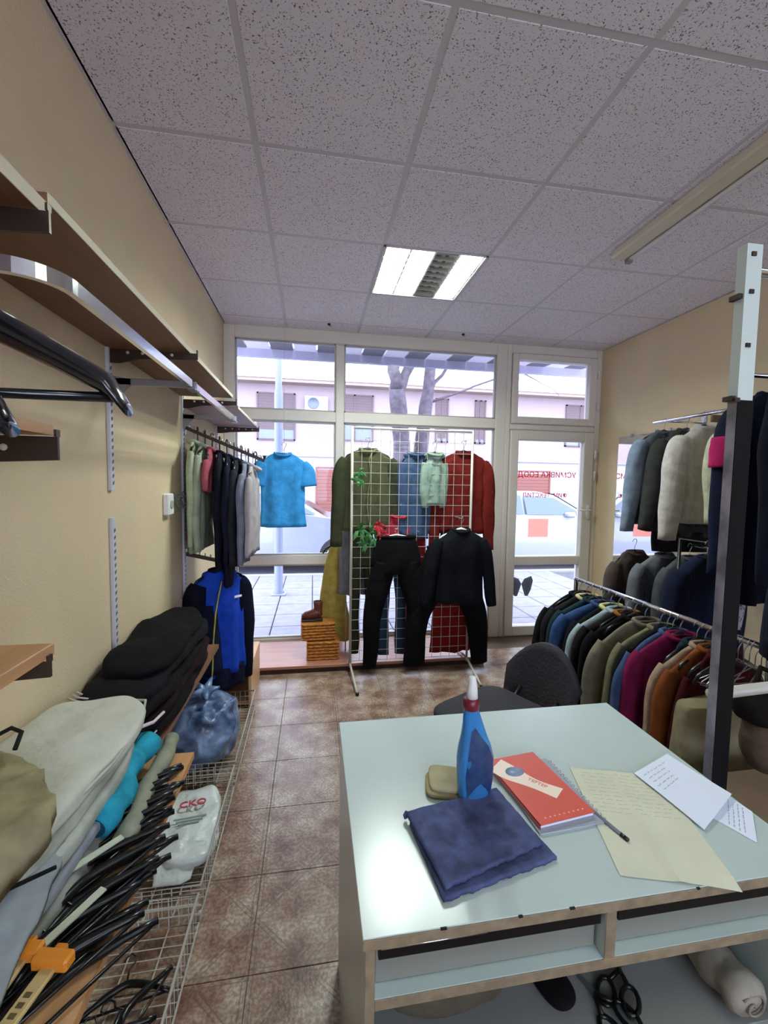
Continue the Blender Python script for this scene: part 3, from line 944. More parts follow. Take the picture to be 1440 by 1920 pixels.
def trousers(name, label, loc, rz, L=.95, W=.18, color='#111', seed=1, spread=.05, group=None, dep=.04, taper=.5, cuff=None, cat='trousers'):
    t = thing(name, label, cat, loc, rz, group)
    m = fabric(color)
    loft([(0, 0, -.05, W * .80, dep * .7), (0, 0, -.10, W * .92, dep), (0, 0, -.22, W * 1.06, dep * 1.25), (0, 0, -.32, W * 1.02, dep * 1.2)], n=26, steps=4, fold=.14, seed=seed).build('hips', m, t)
    for s in (-1, 1):
        loft([(s * W * .48, 0, -.24, W * .5, dep * 1.1), (s * (W * .52 + spread * .3), 0, -.40, W * .50, dep * 1.1), (s * (W * .5 + spread * .8), 0, -.62, W * .42, dep), (s * (W * .5 + spread), 0, -L, W * .5 * taper, dep * .7)], n=18, steps=6, fold=.14, fk=4, seed=seed + s).build('leg', m, t)
    MB().tube([(W * .80 * math.cos(a), dep * .75 * math.sin(a), -.05) for a in [2 * PI * k / 24 for k in range(24)]], .012, 6, closed=True).build('waistband', m, t)
    return t

# ---- packed floor rack on the right
rk = thing('garment_rack', 'low chrome and black floor rack full of jackets on the right', 'clothes rack', (1.62, 1.86, 0))
MB().tube([(0, -.62, .87), (0, .56, .87)], .012, 10).build('rail', CHROME, rk)
for y in (-.60, .56):
    MB().tube([(0, y, .02), (0, y, .87)], .012, 8).build('post', BLACKM, rk)
    MB().tube([(-.18, y, .02), (.22, y, .02)], .012, 8).build('foot', BLACKM, rk)
GR = 'garments on the low floor rack'
rack = [
 (2.38, '#17171a', 'black jacket at the far end of the low floor rack, nearest the shop door', {}),
 (2.31, '#1f1f22', 'charcoal jacket with cream piping, second from the far end of the low rack', dict(trim='#c8bb92', opening=True)),
 (2.24, '#1d3438', 'dark teal jacket between the charcoal one and the blue one on the low rack', {}),
 (2.17, '#35507e', 'mid-blue denim jacket on the low floor rack', dict(W=.245)),
 (2.10, '#141416', 'black jacket with pale yellow edging in front of the blue denim one', dict(trim='#d2cd8c', opening=True)),
 (2.04, '#9aabb4', 'pale blue-white shirt squeezed between black jackets on the low rack', dict(W=.235)),
 (1.98, '#191516', 'black coat with brown fur-like collar on the low rack', dict(trim='#8a5a2c')),
 (1.92, '#0f0f11', 'plain black coat just behind the taupe jacket on the low rack', dict(W=.245)),
 (1.85, '#777060', 'taupe corduroy jacket in the middle of the low rack', dict(W=.25)),
 (1.755, '#77745c', 'khaki green jacket in front of the taupe one', dict(W=.23)),
 (1.715, '#131417', 'thin black blazer in front of the khaki one', dict(W=.22)),
 (1.685, '#41547a', 'grey-blue top peeking out behind the magenta one', dict(W=.235)),
 (1.645, '#7a1c48', 'magenta pink long-sleeved top on the low rack', dict(W=.225)),
 (1.56, '#1c2d33', 'dark petrol blouse draped just in front of the magenta top', dict(W=.17)),
 (1.52, '#a58b78', 'cream and peach blouse behind the orange top', dict(W=.205)),
 (1.485, '#7d4420', 'burnt orange top on the low rack', dict(W=.20)),
 (1.435, '#3e1013', 'dark wine-red jacket near the front end of the low rack', dict(W=.19)),
]
for i, (y, c, lb, kw) in enumerate(rack):
    k = dict(L=.60, W=.235, sleeve=.50, spread=.02, dep=.026, slope=.095, fold=.16, sr=.05)
    k.update(kw)
    k['slope'] += random.uniform(-.015, .02); k['W'] += random.uniform(-.01, .012); k['L'] += random.uniform(-.03, .05)
    top('jacket' if i not in (5, 12, 13, 14, 15) else 'blouse', lb, 'jacket' if i not in (5, 12, 13, 14, 15) else 'top', (1.62, y, .87), random.uniform(-.08, .08), color=c, seed=i + 1, group=GR, **k)
    hanger((1.62, y, .87), random.uniform(-.08, .08), ('hanger of the ' + lb)[:200], w=.34, m=BLACKP, group='hangers on the low floor rack', drop=.07)
bc = thing('padded_coat', 'smooth beige padded coat with squared shoulders, nearest on the low rack', 'coat', (1.56, 1.36, .87))
loft([(0, 0, -.225, .09, .03), (0, 0, -.232, .17, .045), (0, 0, -.26, .20, .055), (0, 0, -.45, .215, .06), (0, 0, -.80, .22, .06)], n=30, steps=5, fold=.06, seed=3, box=3.4).build('body', fabric('#8d8468'), bc)
MB().tube([(-.12, -.062, -.25), (-.14, -.066, -.4), (-.135, -.068, -.6), (-.13, -.066, -.75)], .004, 6).build('seam', fabric('#6d6650'), bc)
hanger((1.56, 1.36, .87), 0, 'hanger of the beige padded coat', w=.3, m=BLACKP)
# loose wire hangers near the front end
for i in range(6):
    hanger((1.62, 1.40 - i * .022, .87), random.uniform(-.5, .5), ['bare wire hanger at the front end of the low rack', 'bare wire hanger behind the foremost one', 'third bare wire hanger by the front of the low rack', 'fourth bare wire hanger by the front of the low rack', 'fifth bare wire hanger by the front of the low rack', 'innermost bare wire hanger by the front of the low rack'][i], w=.3, m=STEEL, wire=True, group='bare hangers on the low rack')

# ---- upper and lower rails on the right wall
def wall_rail(x, z, y0, y1, label):
    t = thing('wall_rail', label, 'rail', (x, (y0 + y1) / 2, z))
    L = (y1 - y0) / 2
    MB().tube([(0, -L, 0), (0, L, 0)], .011, 10).build('bar', CHROME, t)
    for y in (-L + .1, L - .1):
        MB().tube([(0, y, 0), (XR - x - .004, y, .0)], .008, 8).build('arm', CHROME, t)
        MB().box(XR - x - .008, y - .02, -.05, XR - x - .001, y + .02, .05, bev=.002).build('plate', STEEL, t)
    return t
wall_rail(2.40, 1.905, 1.75, 2.76, 'upper chrome rail on the right wall')
wall_rail(2.42, 1.08, 1.9, 2.72, 'lower chrome rail on the right wall')
top('cardigan', 'grey-blue cardigan at the far end of the upper right rail beside the mirror', 'cardigan', (2.36, 2.62, 1.905), .1, L=.63, W=.215, color='#5a616b', color2='#7f8da3', sleeve=.60, seed=21, dep=.05)
hanger((2.36, 2.62, 1.905), .1, 'hanger of the grey-blue cardigan', w=.36)
top('cardigan', 'dark grey knitted jacket right behind the white jacket on the upper right rail', 'cardigan', (2.42, 2.50, 1.905), -.05, L=.70, W=.20, color='#3b3d3c', sleeve=.58, seed=22, dep=.05, hem='#151517')
hanger((2.42, 2.50, 1.905), 0, 'hanger of the dark grey knitted jacket', w=.36)
top('jacket', 'off-white fleece jacket on the upper right rail', 'jacket', (2.385, 2.34, 1.905), .12, L=.60, W=.20, color='#c9c3bf', sleeve=.62, seed=23, spread=.05, dep=.055, sr=.07)
hanger((2.385, 2.34, 1.905), .1, 'hanger of the off-white fleece jacket', w=.36)
top('jacket', 'cream-green knitted jacket in front of the off-white one', 'jacket', (2.42, 2.12, 1.905), .12, L=.62, W=.185, color='#bfc0a6', sleeve=.50, seed=24, spread=.0, dep=.05, sr=.06)
hanger((2.42, 2.12, 1.905), .1, 'hanger of the cream-green knitted jacket', w=.34)
hb = thing('trouser_hanger', 'brown wooden clamp hanger on the upper right rail', 'hanger', (2.44, 2.22, 1.905))
MB().tube([(-.012, 0, -.006), (0, 0, .01), (.012, 0, 0), (0, 0, -.03)], .002, 6).build('hook', STEEL, hb)
MB().box(-.13, -.01, -.07, .10, .01, -.028, bev=.004).build('clamp_bar', mat('dark brown wood', '#5a4632', rough=.5), hb)
low = [(2.20, 2.64, '#4b403c', 'brown knitted top at the far end of the lower right rail', .17), (2.32, 2.52, '#6c6f76', 'heather grey sweatshirt on the lower right rail', .21), (2.40, 2.40, '#4e5156', 'darker grey sweatshirt in front of the heather grey one', .20)]
for i, (x, y, c, lb, W) in enumerate(low):
    top('sweatshirt', lb, 'sweatshirt', (x, y, 1.08), .1, L=.5, W=W, color=c, sleeve=.45, seed=31 + i, dep=.045, hem=None, spread=.02)
    hanger((x, y, 1.08), .1, 'hanger of the ' + lb, w=.32)
top('jacket', 'navy blue jacket hanging low behind the patterned scarf', 'jacket', (2.13, 2.02, 1.15), .15, L=.62, W=.215, color='#151c34', sleeve=.5, seed=36, dep=.055)
hanger((2.13, 2.02, 1.15), .15, 'hanger of the low navy blue jacket', w=.34)
sn = thing('floor_rail_stand', 'thin black rail stand behind the low rack carrying the navy jacket', 'clothes rack', (2.13, 1.85, 0))
MB().tube([(0, -.35, 0.01), (0, -.35, 1.15), (0, .35, 1.15), (0, .35, .01)], .010, 8).build('frame', BLACKM, sn)
MB().tube([(-.12, -.35, .012), (.15, -.35, .012)], .01, 8).tube([(-.12, .35, .012), (.15, .35, .012)], .01, 8).build('foot', BLACKM, sn)
# patterned scarf
PAT = bpy.data.materials.new('purple white pattern'); PAT.use_nodes = True
_n = PAT.node_tree; _v = _n.nodes.new('ShaderNodeTexVoronoi'); _v.inputs['Scale'].default_value = 60
_r = _n.nodes.new('ShaderNodeValToRGB'); _r.color_ramp.elements[0].position = .2; _r.color_ramp.elements[0].color = lin('#3a3170'); _r.color_ramp.elements[1].position = .55; _r.color_ramp.elements[1].color = lin('#cfc6dd')
_g = _n.nodes.new('ShaderNodeNewGeometry'); _n.links.new(_g.outputs['Position'], _v.inputs['Vector']); _n.links.new(_v.outputs[0], _r.inputs[0]); _n.links.new(_r.outputs[0], _n.nodes['Principled BSDF'].inputs['Base Color'])
tag(xf(loft([(0, 0, 0, .012, .02), (.0, 0, -.06, .03, .03), (-.03, 0, -.2, .045, .025), (-.06, 0, -.36, .05, .02)], n=16, fold=.2, seed=5), Matrix.Identity(4)).build('scarf', PAT, None, (1.97, 1.67, 1.16)), 'purple and white patterned scarf hanging above the low rack', 'scarf')

# ---- shop rack with painted angle post, right foreground
ps = thing('angle_post', 'tall angle-iron rack post, white at the top and dark below, right of the table', 'post', (1.05, .94, 0))
WPO = mat('white post paint', '#c9d6d2', rough=.35)
MB().box(0, 0, 1.665, .045, .003, 2.045).box(0, .003, 1.665, .003, .026, 2.045).build('upper_post', WPO, ps)
MB().box(0, .001, 0.012, .003, .026, 1.665).build('side_flange', mat('scuffed grey metal', '#8d8994', rough=.35, metal=.2, var=.5, vscale=14), ps)
MB().box(.001, -.001, 0.012, .048, .004, 1.665).build('dark_face', mat('matt black', '#08080a', rough=.7, spec=.2), ps)
MB().box(-.01, -.01, 0, .06, .05, .012, bev=.003).build('foot_plate', BLACKM, ps)
bl = MB()
for z in (2.02, 1.93, 1.80, 1.665):
    bl.box(.012 if z > 1.7 else -.010, -.004, z - .005, .024 if z > 1.7 else .004, .0, z + .005)
bl.build('bolt', DARKMET, ps)
for z in (1.92, 1.67):
    MB().box(-.012, .004, z - .006, 0, .03, z + .006).build('clip', DARKMET, ps)
MB().tube([(.045, .02, 1.99), (.9, .02, 1.99)], .012, 8).build('cross_rail', CHROME, ps)
MB().tube([(.90, .02, 0), (.90, .02, 2.0)], .014, 8).build('rear_post', BLACKM, ps)
for z in (.87,):
    MB().tube([(.045, .06, z), (.88, .12, z)], .016, 10).build('lower_rail', WHITEM, ps)
top('coat', 'very dark navy coat just right of the angle post, left one', 'coat', (1.62, 1.13, 1.99), .2, L=1.0, W=.235, color='#0d1020', sleeve=.68, seed=41, dep=.05, spread=.03)
hanger((1.62, 1.13, 1.99), .2, 'hanger of the left dark navy coat', w=.40)
top('coat', 'dark navy blue coat with a soft sheen at the right edge of the photo', 'coat', (1.66, .98, 1.99), .2, L=.95, W=.235, color='#10152e', sleeve=.66, seed=42, dep=.04, spread=.03)
hanger((1.66, .98, 1.99), .2, 'hanger of the dark navy coat at the right edge', w=.40)
rr2 = thing('rear_rail', 'dark hanging rail behind the angle post', 'rail', (1.93, 1.60, 1.93))
MB().tube([(-.18, 0, 0), (XR - 1.935, 0, 0)], .010, 8).build('bar', CHROME, rr2)
MB().box(XR - 1.943, -.02, -.04, XR - 1.932, .02, .04).build('plate', STEEL, rr2)
nv = top('sports_jacket', 'navy sports jacket with a bright pink shoulder panel, left of the angle post', 'jacket', (1.95, 1.60, 1.93), .12, L=.90, W=.20, color='#11172f', sleeve=.70, seed=43, dep=.06, spread=.02, sr=.06)
pk = loft([(-.222, -.004, -.27, .045, .064), (-.226, -.004, -.34, .052, .068), (-.228, -.004, -.40, .050, .066)], n=16, steps=4, fold=.1, seed=46, wr=.004)
pk.build('pink_panel', fabric('#ad2060'), nv)
hanger((1.95, 1.60, 1.93), .12, 'hanger of the navy and pink sports jacket', w=.36)
# shoulder bag and cardboard box behind the post
bg_ = thing('shoulder_bag', 'brown and black shoulder bag with a silver clasp hanging behind the angle post', 'bag', (1.40, 1.04, .87))
xf(softbox(.26, .10, .24, n=10, amp=.012, seed=3, sq=3), Matrix.Translation((0, 0, -.28))).build('body', fabric('#4f4136'), bg_)
xf(softbox(.30, .115, .12, n=10, amp=.01, seed=5, sq=3), Matrix.Translation((0, 0, -.13))).build('flap', fabric('#17120f'), bg_)
MB().tube([(-.10, 0, -.04), (-.07, .03, -.01), (-.02, .06, .018), (.05, .03, -.01), (.10, 0, -.05)], .008, 6).build('strap', fabric('#17120f'), bg_)
MB().tube([(-.01, -.06, -.17), (-.02, -.066, -.2), (-.03, -.066, -.24), (-.03, -.062, -.29)], [.008, .006, .005, .003], 6).build('clasp', STEEL, bg_)
cbx = thing('cardboard_box', 'brown cardboard box under the shoulder bag behind the table', 'box', (1.46, 1.0, 0))
MB().box(-.22, -.12, .0, .22, .14, .52, bev=.004).build('carton', mat('dark cardboard', '#5b4a39', rough=.85), cbx)
MB().box(-.22, -.12, .521, -.003, .14, .525).box(.003, -.12, .521, .22, .14, .525).build('flap', mat('dark cardboard2', '#634f3c', rough=.85), cbx)
# mirror on the right wall
mr = thing('wall_mirror', 'tall frameless mirror on the right wall reflecting the shop door', 'mirror', (XR, 3.15, 1.05))
MB().box(-.008, -.36, -.85, -.001, .36, .84).build('mirror_glass', mat('silver mirror', '#e8e8ec', rough=.01, metal=1.0), mr)
for y in (-.2, .2):
    MB().box(-.014, y - .015, .825, -.002, y + .015, .855, bev=.002).build('clip', STEEL, mr)

# ---- clothes on the left waterfall arms (planes parallel to the wall, seen edge-on)
lt = [
 (.05, '#a7b295', 'pale sage green shirt nearest the wall on the upper waterfall arm', .62, 'shirt'),
 (.10, '#98a48b', 'second sage green top on the upper waterfall arm', .58, 'top'),
 (.145, '#9c4f5a', 'coral pink patterned top tucked between green and navy clothes', .24, 'top'),
 (.19, '#15161f', 'black jacket directly behind the navy one on the waterfall arm', .66, 'jacket'),
 (.24, '#171a2b', 'dark navy jacket in the middle of the upper waterfall arm', .74, 'jacket'),
 (.29, '#26262e', 'charcoal jacket in front of the navy one on the waterfall arm', .60, 'jacket'),
 (.335, '#777b8d', 'grey-lilac shirt on the upper waterfall arm', .56, 'shirt'),
 (.375, '#a59fa2', 'pale grey-pink blouse at the outer end of the waterfall arm', .50, 'blouse'),
]
for i, (d, c, lb, L, nm) in enumerate(lt):
    x = XL + .012 + d; z = 1.745 - .18 / .44 * d + .018
    rz = PI / 2 + random.uniform(-.08, .08) + .06
    top(nm, lb, nm if nm != 'blouse' else 'top', (x, 2.64, z), rz, L=L, W=.18, color=c, seed=51 + i, dep=.022, sleeve=min(.5, L - .08), spread=.02, slope=.08, group='clothes on the upper waterfall arm', sr=.04)
    hanger((x, 2.64, z), rz, 'hanger of the ' + lb, w=.30, group='hangers on the upper waterfall arm')
for i in range(9):
    d = .07 + i * .04; x = XL + .012 + d; z = 1.745 - .18 / .44 * d + .018
    hanger((x, 2.64, z + .004), PI / 2 + random.uniform(-.5, .5), 'empty wire hanger crammed on the upper waterfall arm, ' + ['closest to the wall', 'just above the sage shirt', 'above the coral top', 'above the black jacket', 'above the navy jacket', 'above the charcoal jacket', 'above the grey-lilac shirt', 'above the pale blouse', 'outermost of all'][i], w=.05, m=DARKMET, wire=True, drop=-.02, group='empty hangers on the waterfall arm')
bj = top('sports_jacket', 'royal blue and navy sports jacket with yellow piping hanging by the low bench', 'jacket', (-.535, 2.60, 1.01), .72, L=.60, W=.150, color='#1d44b4', color2='#0d1022', sleeve=.60, seed=61, dep=.07, spread=.02, trim='#0d1022', slope=.07, sr=.055, hem='#10142c', fold=.3)
P = [(-.03, -.08, -.13), (-.06, -.10, -.20), (-.085, -.108, -.30), (-.10, -.108, -.45), (-.105, -.104, -.62), (-.11, -.10, -.70)]
MB().tube(P, .0042, 6).build('yellow_piping', fabric('#b5ae5a'), bj)
loft([(-.1, -.035, -.26, .05, .06), (-.1, -.035, -.45, .07, .063), (-.09, -.035, -.66, .08, .062)], n=14, steps=4, seed=62).build('navy_side_panel', fabric('#10142c'), bj)
MB().box(.03, -.112, -.235, .075, -.108, -.223).build('chest_print', mat('white print', '#e8e8f0'), bj)
hanger((-.535, 2.60, 1.01), .72, 'hanger of the royal blue sports jacket', w=.32)

# ---- display grid on feet with clothes (centre of the window)
gx0, gx1, gy = .285, 1.215, 3.20
gd = thing('display_grid', 'white wire display grid on splayed feet in front of the shop window', 'display stand', ((gx0 + gx1) / 2, gy, 0))
hx = (gx1 - gx0) / 2
for s in (-1, 1):
    MB().tube([(s * hx, 0, .045), (s * hx, 0, 1.86)], .010, 8).build('side_post', WHITEM, gd)
    MB().tube([(s * hx, .0, .07), (s * (hx - .01), -.18, .04), (s * (hx - .02), -.36, .012)], .009, 8).build('foot', WHITEM, gd)
    MB().tube([(s * hx, .0, .07), (s * (hx - .01), .08, .075), (s * (hx - .02), .22, .075)], .009, 8).build('foot', WHITEM, gd)
    MB().lathe([(.012, 0), (.013, .01), (.009, .02)], n=10, c=(s * (hx - .02), -.365, 0)).build('rubber_tip', BLACKP, gd)
wr = MB(); k = 0
for i in range(1, 13):
    x = -hx + 2 * hx * i / 13
    wr.tube([(x, .004, .09), (x, .004, 1.84)], .0022, 4)
for j in range(23):
    z = .09 + j * .0795
    wr.tube([(-hx, 0, z), (hx, 0, z)], .0022, 4)
tag(wr.build('wire_mesh', WHITEM, gd), kind='stuff')
MB().tube([(-hx, 0, 1.85), (hx, 0, 1.85)], .007, 8).build('top_bar', WHITEM, gd)
# behind the grid, upper row
yb = 3.27
top('cardigan', 'olive green cardigan behind the display grid, left of the blue shirt', 'cardigan', (.41, yb, 1.78), .0, L=.62, W=.205, color='#51543a', color2='#3c402c', sleeve=.66, seed=71, dep=.03, spread=.03, trim='#787a56', opening=True)
hanger((.41, yb, 1.78), 0, 'hanger of the olive green cardigan', w=.36)
top('shirt', 'faded blue denim shirt between the olive cardigan and the red sweater', 'shirt', (.78, yb, 1.76), .15, L=.66, W=.115, color='#43597a', sleeve=.55, seed=72, dep=.035, spread=-.01, sr=.04)
hanger((.78, yb, 1.76), .15, 'hanger of the faded blue denim shirt', w=.22)
top('patterned_top', 'pale mint patterned top squeezed beside the red sweater', 'top', (.925, yb - .035, 1.76), .2, L=.40, W=.085, color='#8fa698', sleeve=.34, seed=73, dep=.03, spread=-.01, sr=.04)
hanger((.925, yb - .035, 1.76), .2, 'hanger of the pale mint patterned top', w=.2)
top('sweater', 'brick red knitted sweater behind the right half of the display grid', 'sweater', (1.17, yb, 1.78), .0, L=.64, W=.20, color='#6f201b', sleeve=.70, seed=74, dep=.032, spread=.03)
hanger((1.17, yb, 1.78), 0, 'hanger of the brick red sweater', w=.36)
# lower row behind the grid
for x, c, L, W, lb, nm in ((.385, '#2f3122', 1.0, .085, 'dark olive trousers behind the lower left of the display grid', 'trousers'),
                       (.62, '#2d4459', 1.02, .10, 'petrol blue jeans behind the lower middle of the display grid', 'trousers'),
                       (.80, '#6e1218', .98, .08, 'dark red trousers next to the petrol blue jeans', 'trousers')):
    trousers('trousers', lb, (x, yb + .01, 1.12), 0, L=L, W=W, color=c, seed=int(x * 100), dep=.028, spread=.02, taper=.9)
sk = thing('skirt', 'long dark red skirt behind the lower right of the display grid', 'skirt', (1.10, yb + .01, 1.12))
loft([(0, 0, -.05, .10, .025), (0, 0, -.3, .13, .035), (0, 0, -1.02, .17, .035)], n=26, steps=6, fold=.3, fk=7, seed=80).build('cloth', fabric('#7a1a18'), sk)
MB().tube([(-.1, 0, -.05), (.1, 0, -.05)], .012, 6).build('waistband', fabric('#5e1213'), sk)
# red patterned piece
top('blouse', 'bright red floral blouse behind the display grid above the black trousers', 'top', (.66, yb - .012, 1.28), 0, L=.22, W=.10, color='#b03040', sleeve=.15, seed=82, dep=.022, spread=.0, sr=.03)
hanger((.66, yb - .012, 1.28), 0, 'hanger of the bright red floral blouse', w=.18)
# black clothes on the front
def clamp_hanger(loc, label, w=.28, m=WHITEP):
    t = thing('clothes_hanger', label, 'hanger', loc)
    MB().tube([(-.016, .0, -.01), (-.010, 0, .006), (0, 0, .010), (.012, 0, .004), (.012, 0, -.012), (0, 0, -.03), (0, 0, -.05)], .002, 6).build('hook', STEEL, t)
    MB().tube([(-w / 2, 0, -.058), (-w * .2, 0, -.045), (0, 0, -.035), (w * .2, 0, -.045), (w / 2, 0, -.058)], .007, 8).build('bar', m, t)
    for s in (-1, 1):
        MB().box(s * w / 2 - .012, -.008, -.082, s * w / 2 + .012, .008, -.05, bev=.003).build('clip', m, t)
    return t
trousers('trousers', 'black trousers with splayed legs on the front left of the display grid', (.615, gy - .07, 1.10), 0, L=1.03, W=.175, color='#0b0b0d', seed=91, dep=.05, spread=.10, taper=.55)
clamp_hanger((.615, gy - .07, 1.10), 'white hanger of the left black trousers', w=.26)
trousers('trousers', 'black jogging trousers on the front right of the display grid', (1.02, gy - .075, 1.02), 0, L=.96, W=.205, color='#0b0c11', seed=92, dep=.045, spread=.17, taper=.62)
clamp_hanger((1.02, gy - .075, 1.02), 'white hanger of the right black jogging trousers', w=.26)
top('hoodie', 'black hooded sweatshirt on the right front of the display grid with one sleeve hanging free', 'sweatshirt', (1.09, gy - .14, 1.19), 0, L=.55, W=.195, color='#0e1016', sleeve=.50, seed=93, dep=.05, spread=.07, trim='#0e1016', sr=.05)
hanger((1.09, gy - .14, 1.19), 0, 'white hanger of the black hooded sweatshirt', w=.34, m=WHITEP)
for (x, z) in ((.615, 1.10), (1.02, 1.02), (1.09, 1.19)):
    pass
pins = MB()
for x, z, d in ((.615, 1.105, .075), (1.02, 1.025, .08), (1.09, 1.195, .145)):
    pins.tube([(x - (gx0 + gx1) / 2, 0, z), (x - (gx0 + gx1) / 2, -d - .02, z), (x - (gx0 + gx1) / 2, -d - .025, z + .015)], .003, 6)
for x, z, d in ((.41, 1.785, .08), (.78, 1.765, .08), (.925, 1.765, .045), (1.17, 1.785, .08), (.385, 1.08, .09), (.62, 1.08, .09), (.80, 1.08, .09), (1.10, 1.08, .09), (.66, 1.285, .07)):
    pins.tube([(x - (gx0 + gx1) / 2, 0, z), (x - (gx0 + gx1) / 2, d, z), (x - (gx0 + gx1) / 2, d + .005, z + .012)], .003, 6)
pins.build('display_pins', WHITEM, gd)
# grey and yellow dresses left of the grid
gr = thing('dress', 'grey sleeveless dress between the display grid and the yellow dress', 'dress', (.325, 3.44, 1.17))
loft([(0, 0, -.09, .06, .03), (0, 0, -.13, .09, .04), (0, 0, -.30, .11, .05), (0, 0, -.62, .125, .05)], n=28, steps=5, fold=.35, fk=8, seed=95).build('body', fabric('#7c8082'), gr)
hanger((.325, 3.44, 1.17), 0, 'hanger of the grey sleeveless dress', w=.2)
yd = thing('dress', 'mustard yellow long dress hanging left of the display grid over the wicker boxes', 'dress', (.185, 3.56, 1.02))
loft([(.02, 0, -.09, .05, .03), (.02, 0, -.14, .075, .04), (0.0, 0, -.35, .10, .05), (-.01, 0, -.60, .115, .05), (.02, 0, -.90, .13, .05)], n=28, steps=5, fold=.35, fk=7, seed=97).build('body', fabric('#b9a653'), yd)
hanger((.185, 3.56, 1.02), 0, 'hanger of the mustard yellow dress', w=.2)
ls = thing('display_line', 'thin white rod on uprights carrying the dresses inside the window', 'rail', (.25, 3.50, 0))
MB().tube([(-.10, 0, 1.03), (.02, 0, 1.03)], .004, 6).tube([(.02, -.06, 1.18), (.12, -.06, 1.18)], .004, 6).tube([(.02, -.03, .062), (.02, -.03, 1.18)], .006, 6).tube([(.02, -.06, 1.18), (.02, 0, 1.18), (.02, 0, 1.03)], .004, 6).tube([(-.10, 0, 1.03), (-.065, .06, 1.03)], .004, 6).build('rod', WHITEM, ls)
# sky-blue T-shirt
top('t_shirt', 'sky blue short-sleeved T-shirt hanging in the left window pane', 'T-shirt', (-.235, 3.50, 1.745), 0, L=.58, W=.185, color='#3f9be0', seed=99, dep=.035, short=True, slope=.065, fold=.3, trim='#3c90cc')
hanger((-.225, 3.50, 1.745), 0, 'white hanger of the sky blue T-shirt', w=.30, m=WHITEP)
tr = thing('ceiling_thread', 'thin thread holding the sky blue T-shirt from the window head', 'thread', (-.225, 3.50, 1.745))
MB().tube([(0, 0, .01), (0, 0, H - 1.745)], .0012, 5).build('line', WHITEM, tr)
# artificial flowers
fl_ = thing('artificial_flowers', 'red artificial poinsettia with green leaves beside the display grid', 'flowers', (.43, 3.13, 1.10))
rr = random.Random(11)
def leafmesh(mb, p, d, L, Wd, up_=Vector((0, -1, 0))):
    d = d.normalized(); s = d.cross(up_).normalized()
    a = p; b = p + d * L * .5 + s * Wd / 2; c = p + d * L + Vector((0, 0, -.01)); e = p + d * L * .5 - s * Wd / 2
    o = up_ * .004
    mb.add([a, b, c, e, p + d * L * .5 + o], [(0, 1, 4), (1, 2, 4), (2, 3, 4), (3, 0, 4)])
GLF = mat('green leaf', '#2f6b33', rough=.5); RLF = mat('red petal', '#b81f2c', rough=.6)
lf_ = MB(); pt = MB()
for c in ((-.02, 0, -.02), (-.04, 0, -.10), (.02, 0, -.06), (-.09, 0, .0)):
    for k in range(9):
        a = rr.uniform(0, 2 * PI)
        leafmesh(lf_, Vector(c), Vector((math.cos(a), rr.uniform(-.5, .1), math.sin(a))), rr.uniform(.05, .09), .03)
for c in ((.05, -.02, .03), (.08, -.02, -.03)):
    for k in range(8):
        a = 2 * PI * k / 8 + rr.uniform(-.2, .2)
        leafmesh(pt, Vector(c), Vector((math.cos(a), -.2, math.sin(a))), rr.uniform(.04, .06), .026)
tag(lf_.build('leaves', GLF, fl_), kind='stuff'); pt.build('petals', RLF, fl_)
MB().tube([(-.02, .0, -.10), (-.01, .03, 0), (-.01, .06, .05)], .004, 6).build('stem', GLF, fl_)
sp_ = thing('leaf_sprig', 'small green artificial leaf sprig in front of the olive cardigan', 'flowers', (.335, 3.17, 1.49))
lf2 = MB()
for k in range(14):
    a = rr.uniform(0, 2 * PI)
    leafmesh(lf2, Vector((rr.uniform(-.02, .02), 0, rr.uniform(-.04, .04))), Vector((math.cos(a), rr.uniform(-.4, 0), math.sin(a))), rr.uniform(.04, .07), .028)
tag(lf2.build('leaves', GLF, sp_), kind='stuff')
MB().tube([(0, .03, 0), (0, 0, .0), (0, 0, -.05)], .003, 6).build('stem', GLF, sp_)
# platform, boxes and boots
pf = thing('platform', 'low wooden display platform along the foot of the shop window', 'platform', (.35, 3.50, 0))
MB().box(-1.085, -.27, .036, 1.03, .27, .058, bev=.002).build('top_board', DECKW, pf)
MB().box(-1.08, -.262, .0, 1.025, -.24, .036).build('front_board', mat('dark plinth', '#3a2620', rough=.8), pf)
MB().box(-1.08, .24, .0, 1.025, .262, .036).build('back_board', mat('dark plinth', '#3a2620', rough=.8), pf)
def wicker(name, label, x, y, z, w, d, h, rz=0):
    t = thing(name, label, 'basket', (x, y, z), rz)
    OR = mat('orange wicker', '#c07a2c', rough=.7, bump=1, bscale=60, var=.4, vscale=50)
    MB().box(-w / 2 + .004, -d / 2 + .004, 0, w / 2 - .004, d / 2 - .004, h - .004).build('core', OR, t)
    s = MB(); n = int(h / .022)
    for k in range(n):
        zz = .011 + k * (h - .02) / max(1, n - 1)
        P = [(-w / 2, -d / 2, zz), (w / 2, -d / 2, zz), (w / 2, d / 2, zz), (-w / 2, d / 2, zz)]
        Q = []
        for a, b in zip(P, P[1:] + P[:1]):
            for q in range(8):
                f = q / 8
                Q.append((a[0] + (b[0] - a[0]) * f, a[1] + (b[1] - a[1]) * f, a[2] + .002 * (-1) ** (q + k)))
        s.tube(Q, .0085, 6, closed=True)
    s.build('wicker_band', OR, t)
wicker('wicker_box', 'lower orange wicker box on the window platform', .085, 3.40, .058, .24, .16, .145)
wicker('wicker_box', 'upper orange wicker box carrying the brown boot', .045, 3.43, .207, .25, .17, .135, .06)
bo = thing('ankle_boot', 'brown leather ankle boot standing on the stacked orange wicker boxes', 'boot', (.0, 3.42, .346))
BRL = mat('brown leather', '#5f2c22', rough=.4)
b_ = MB()
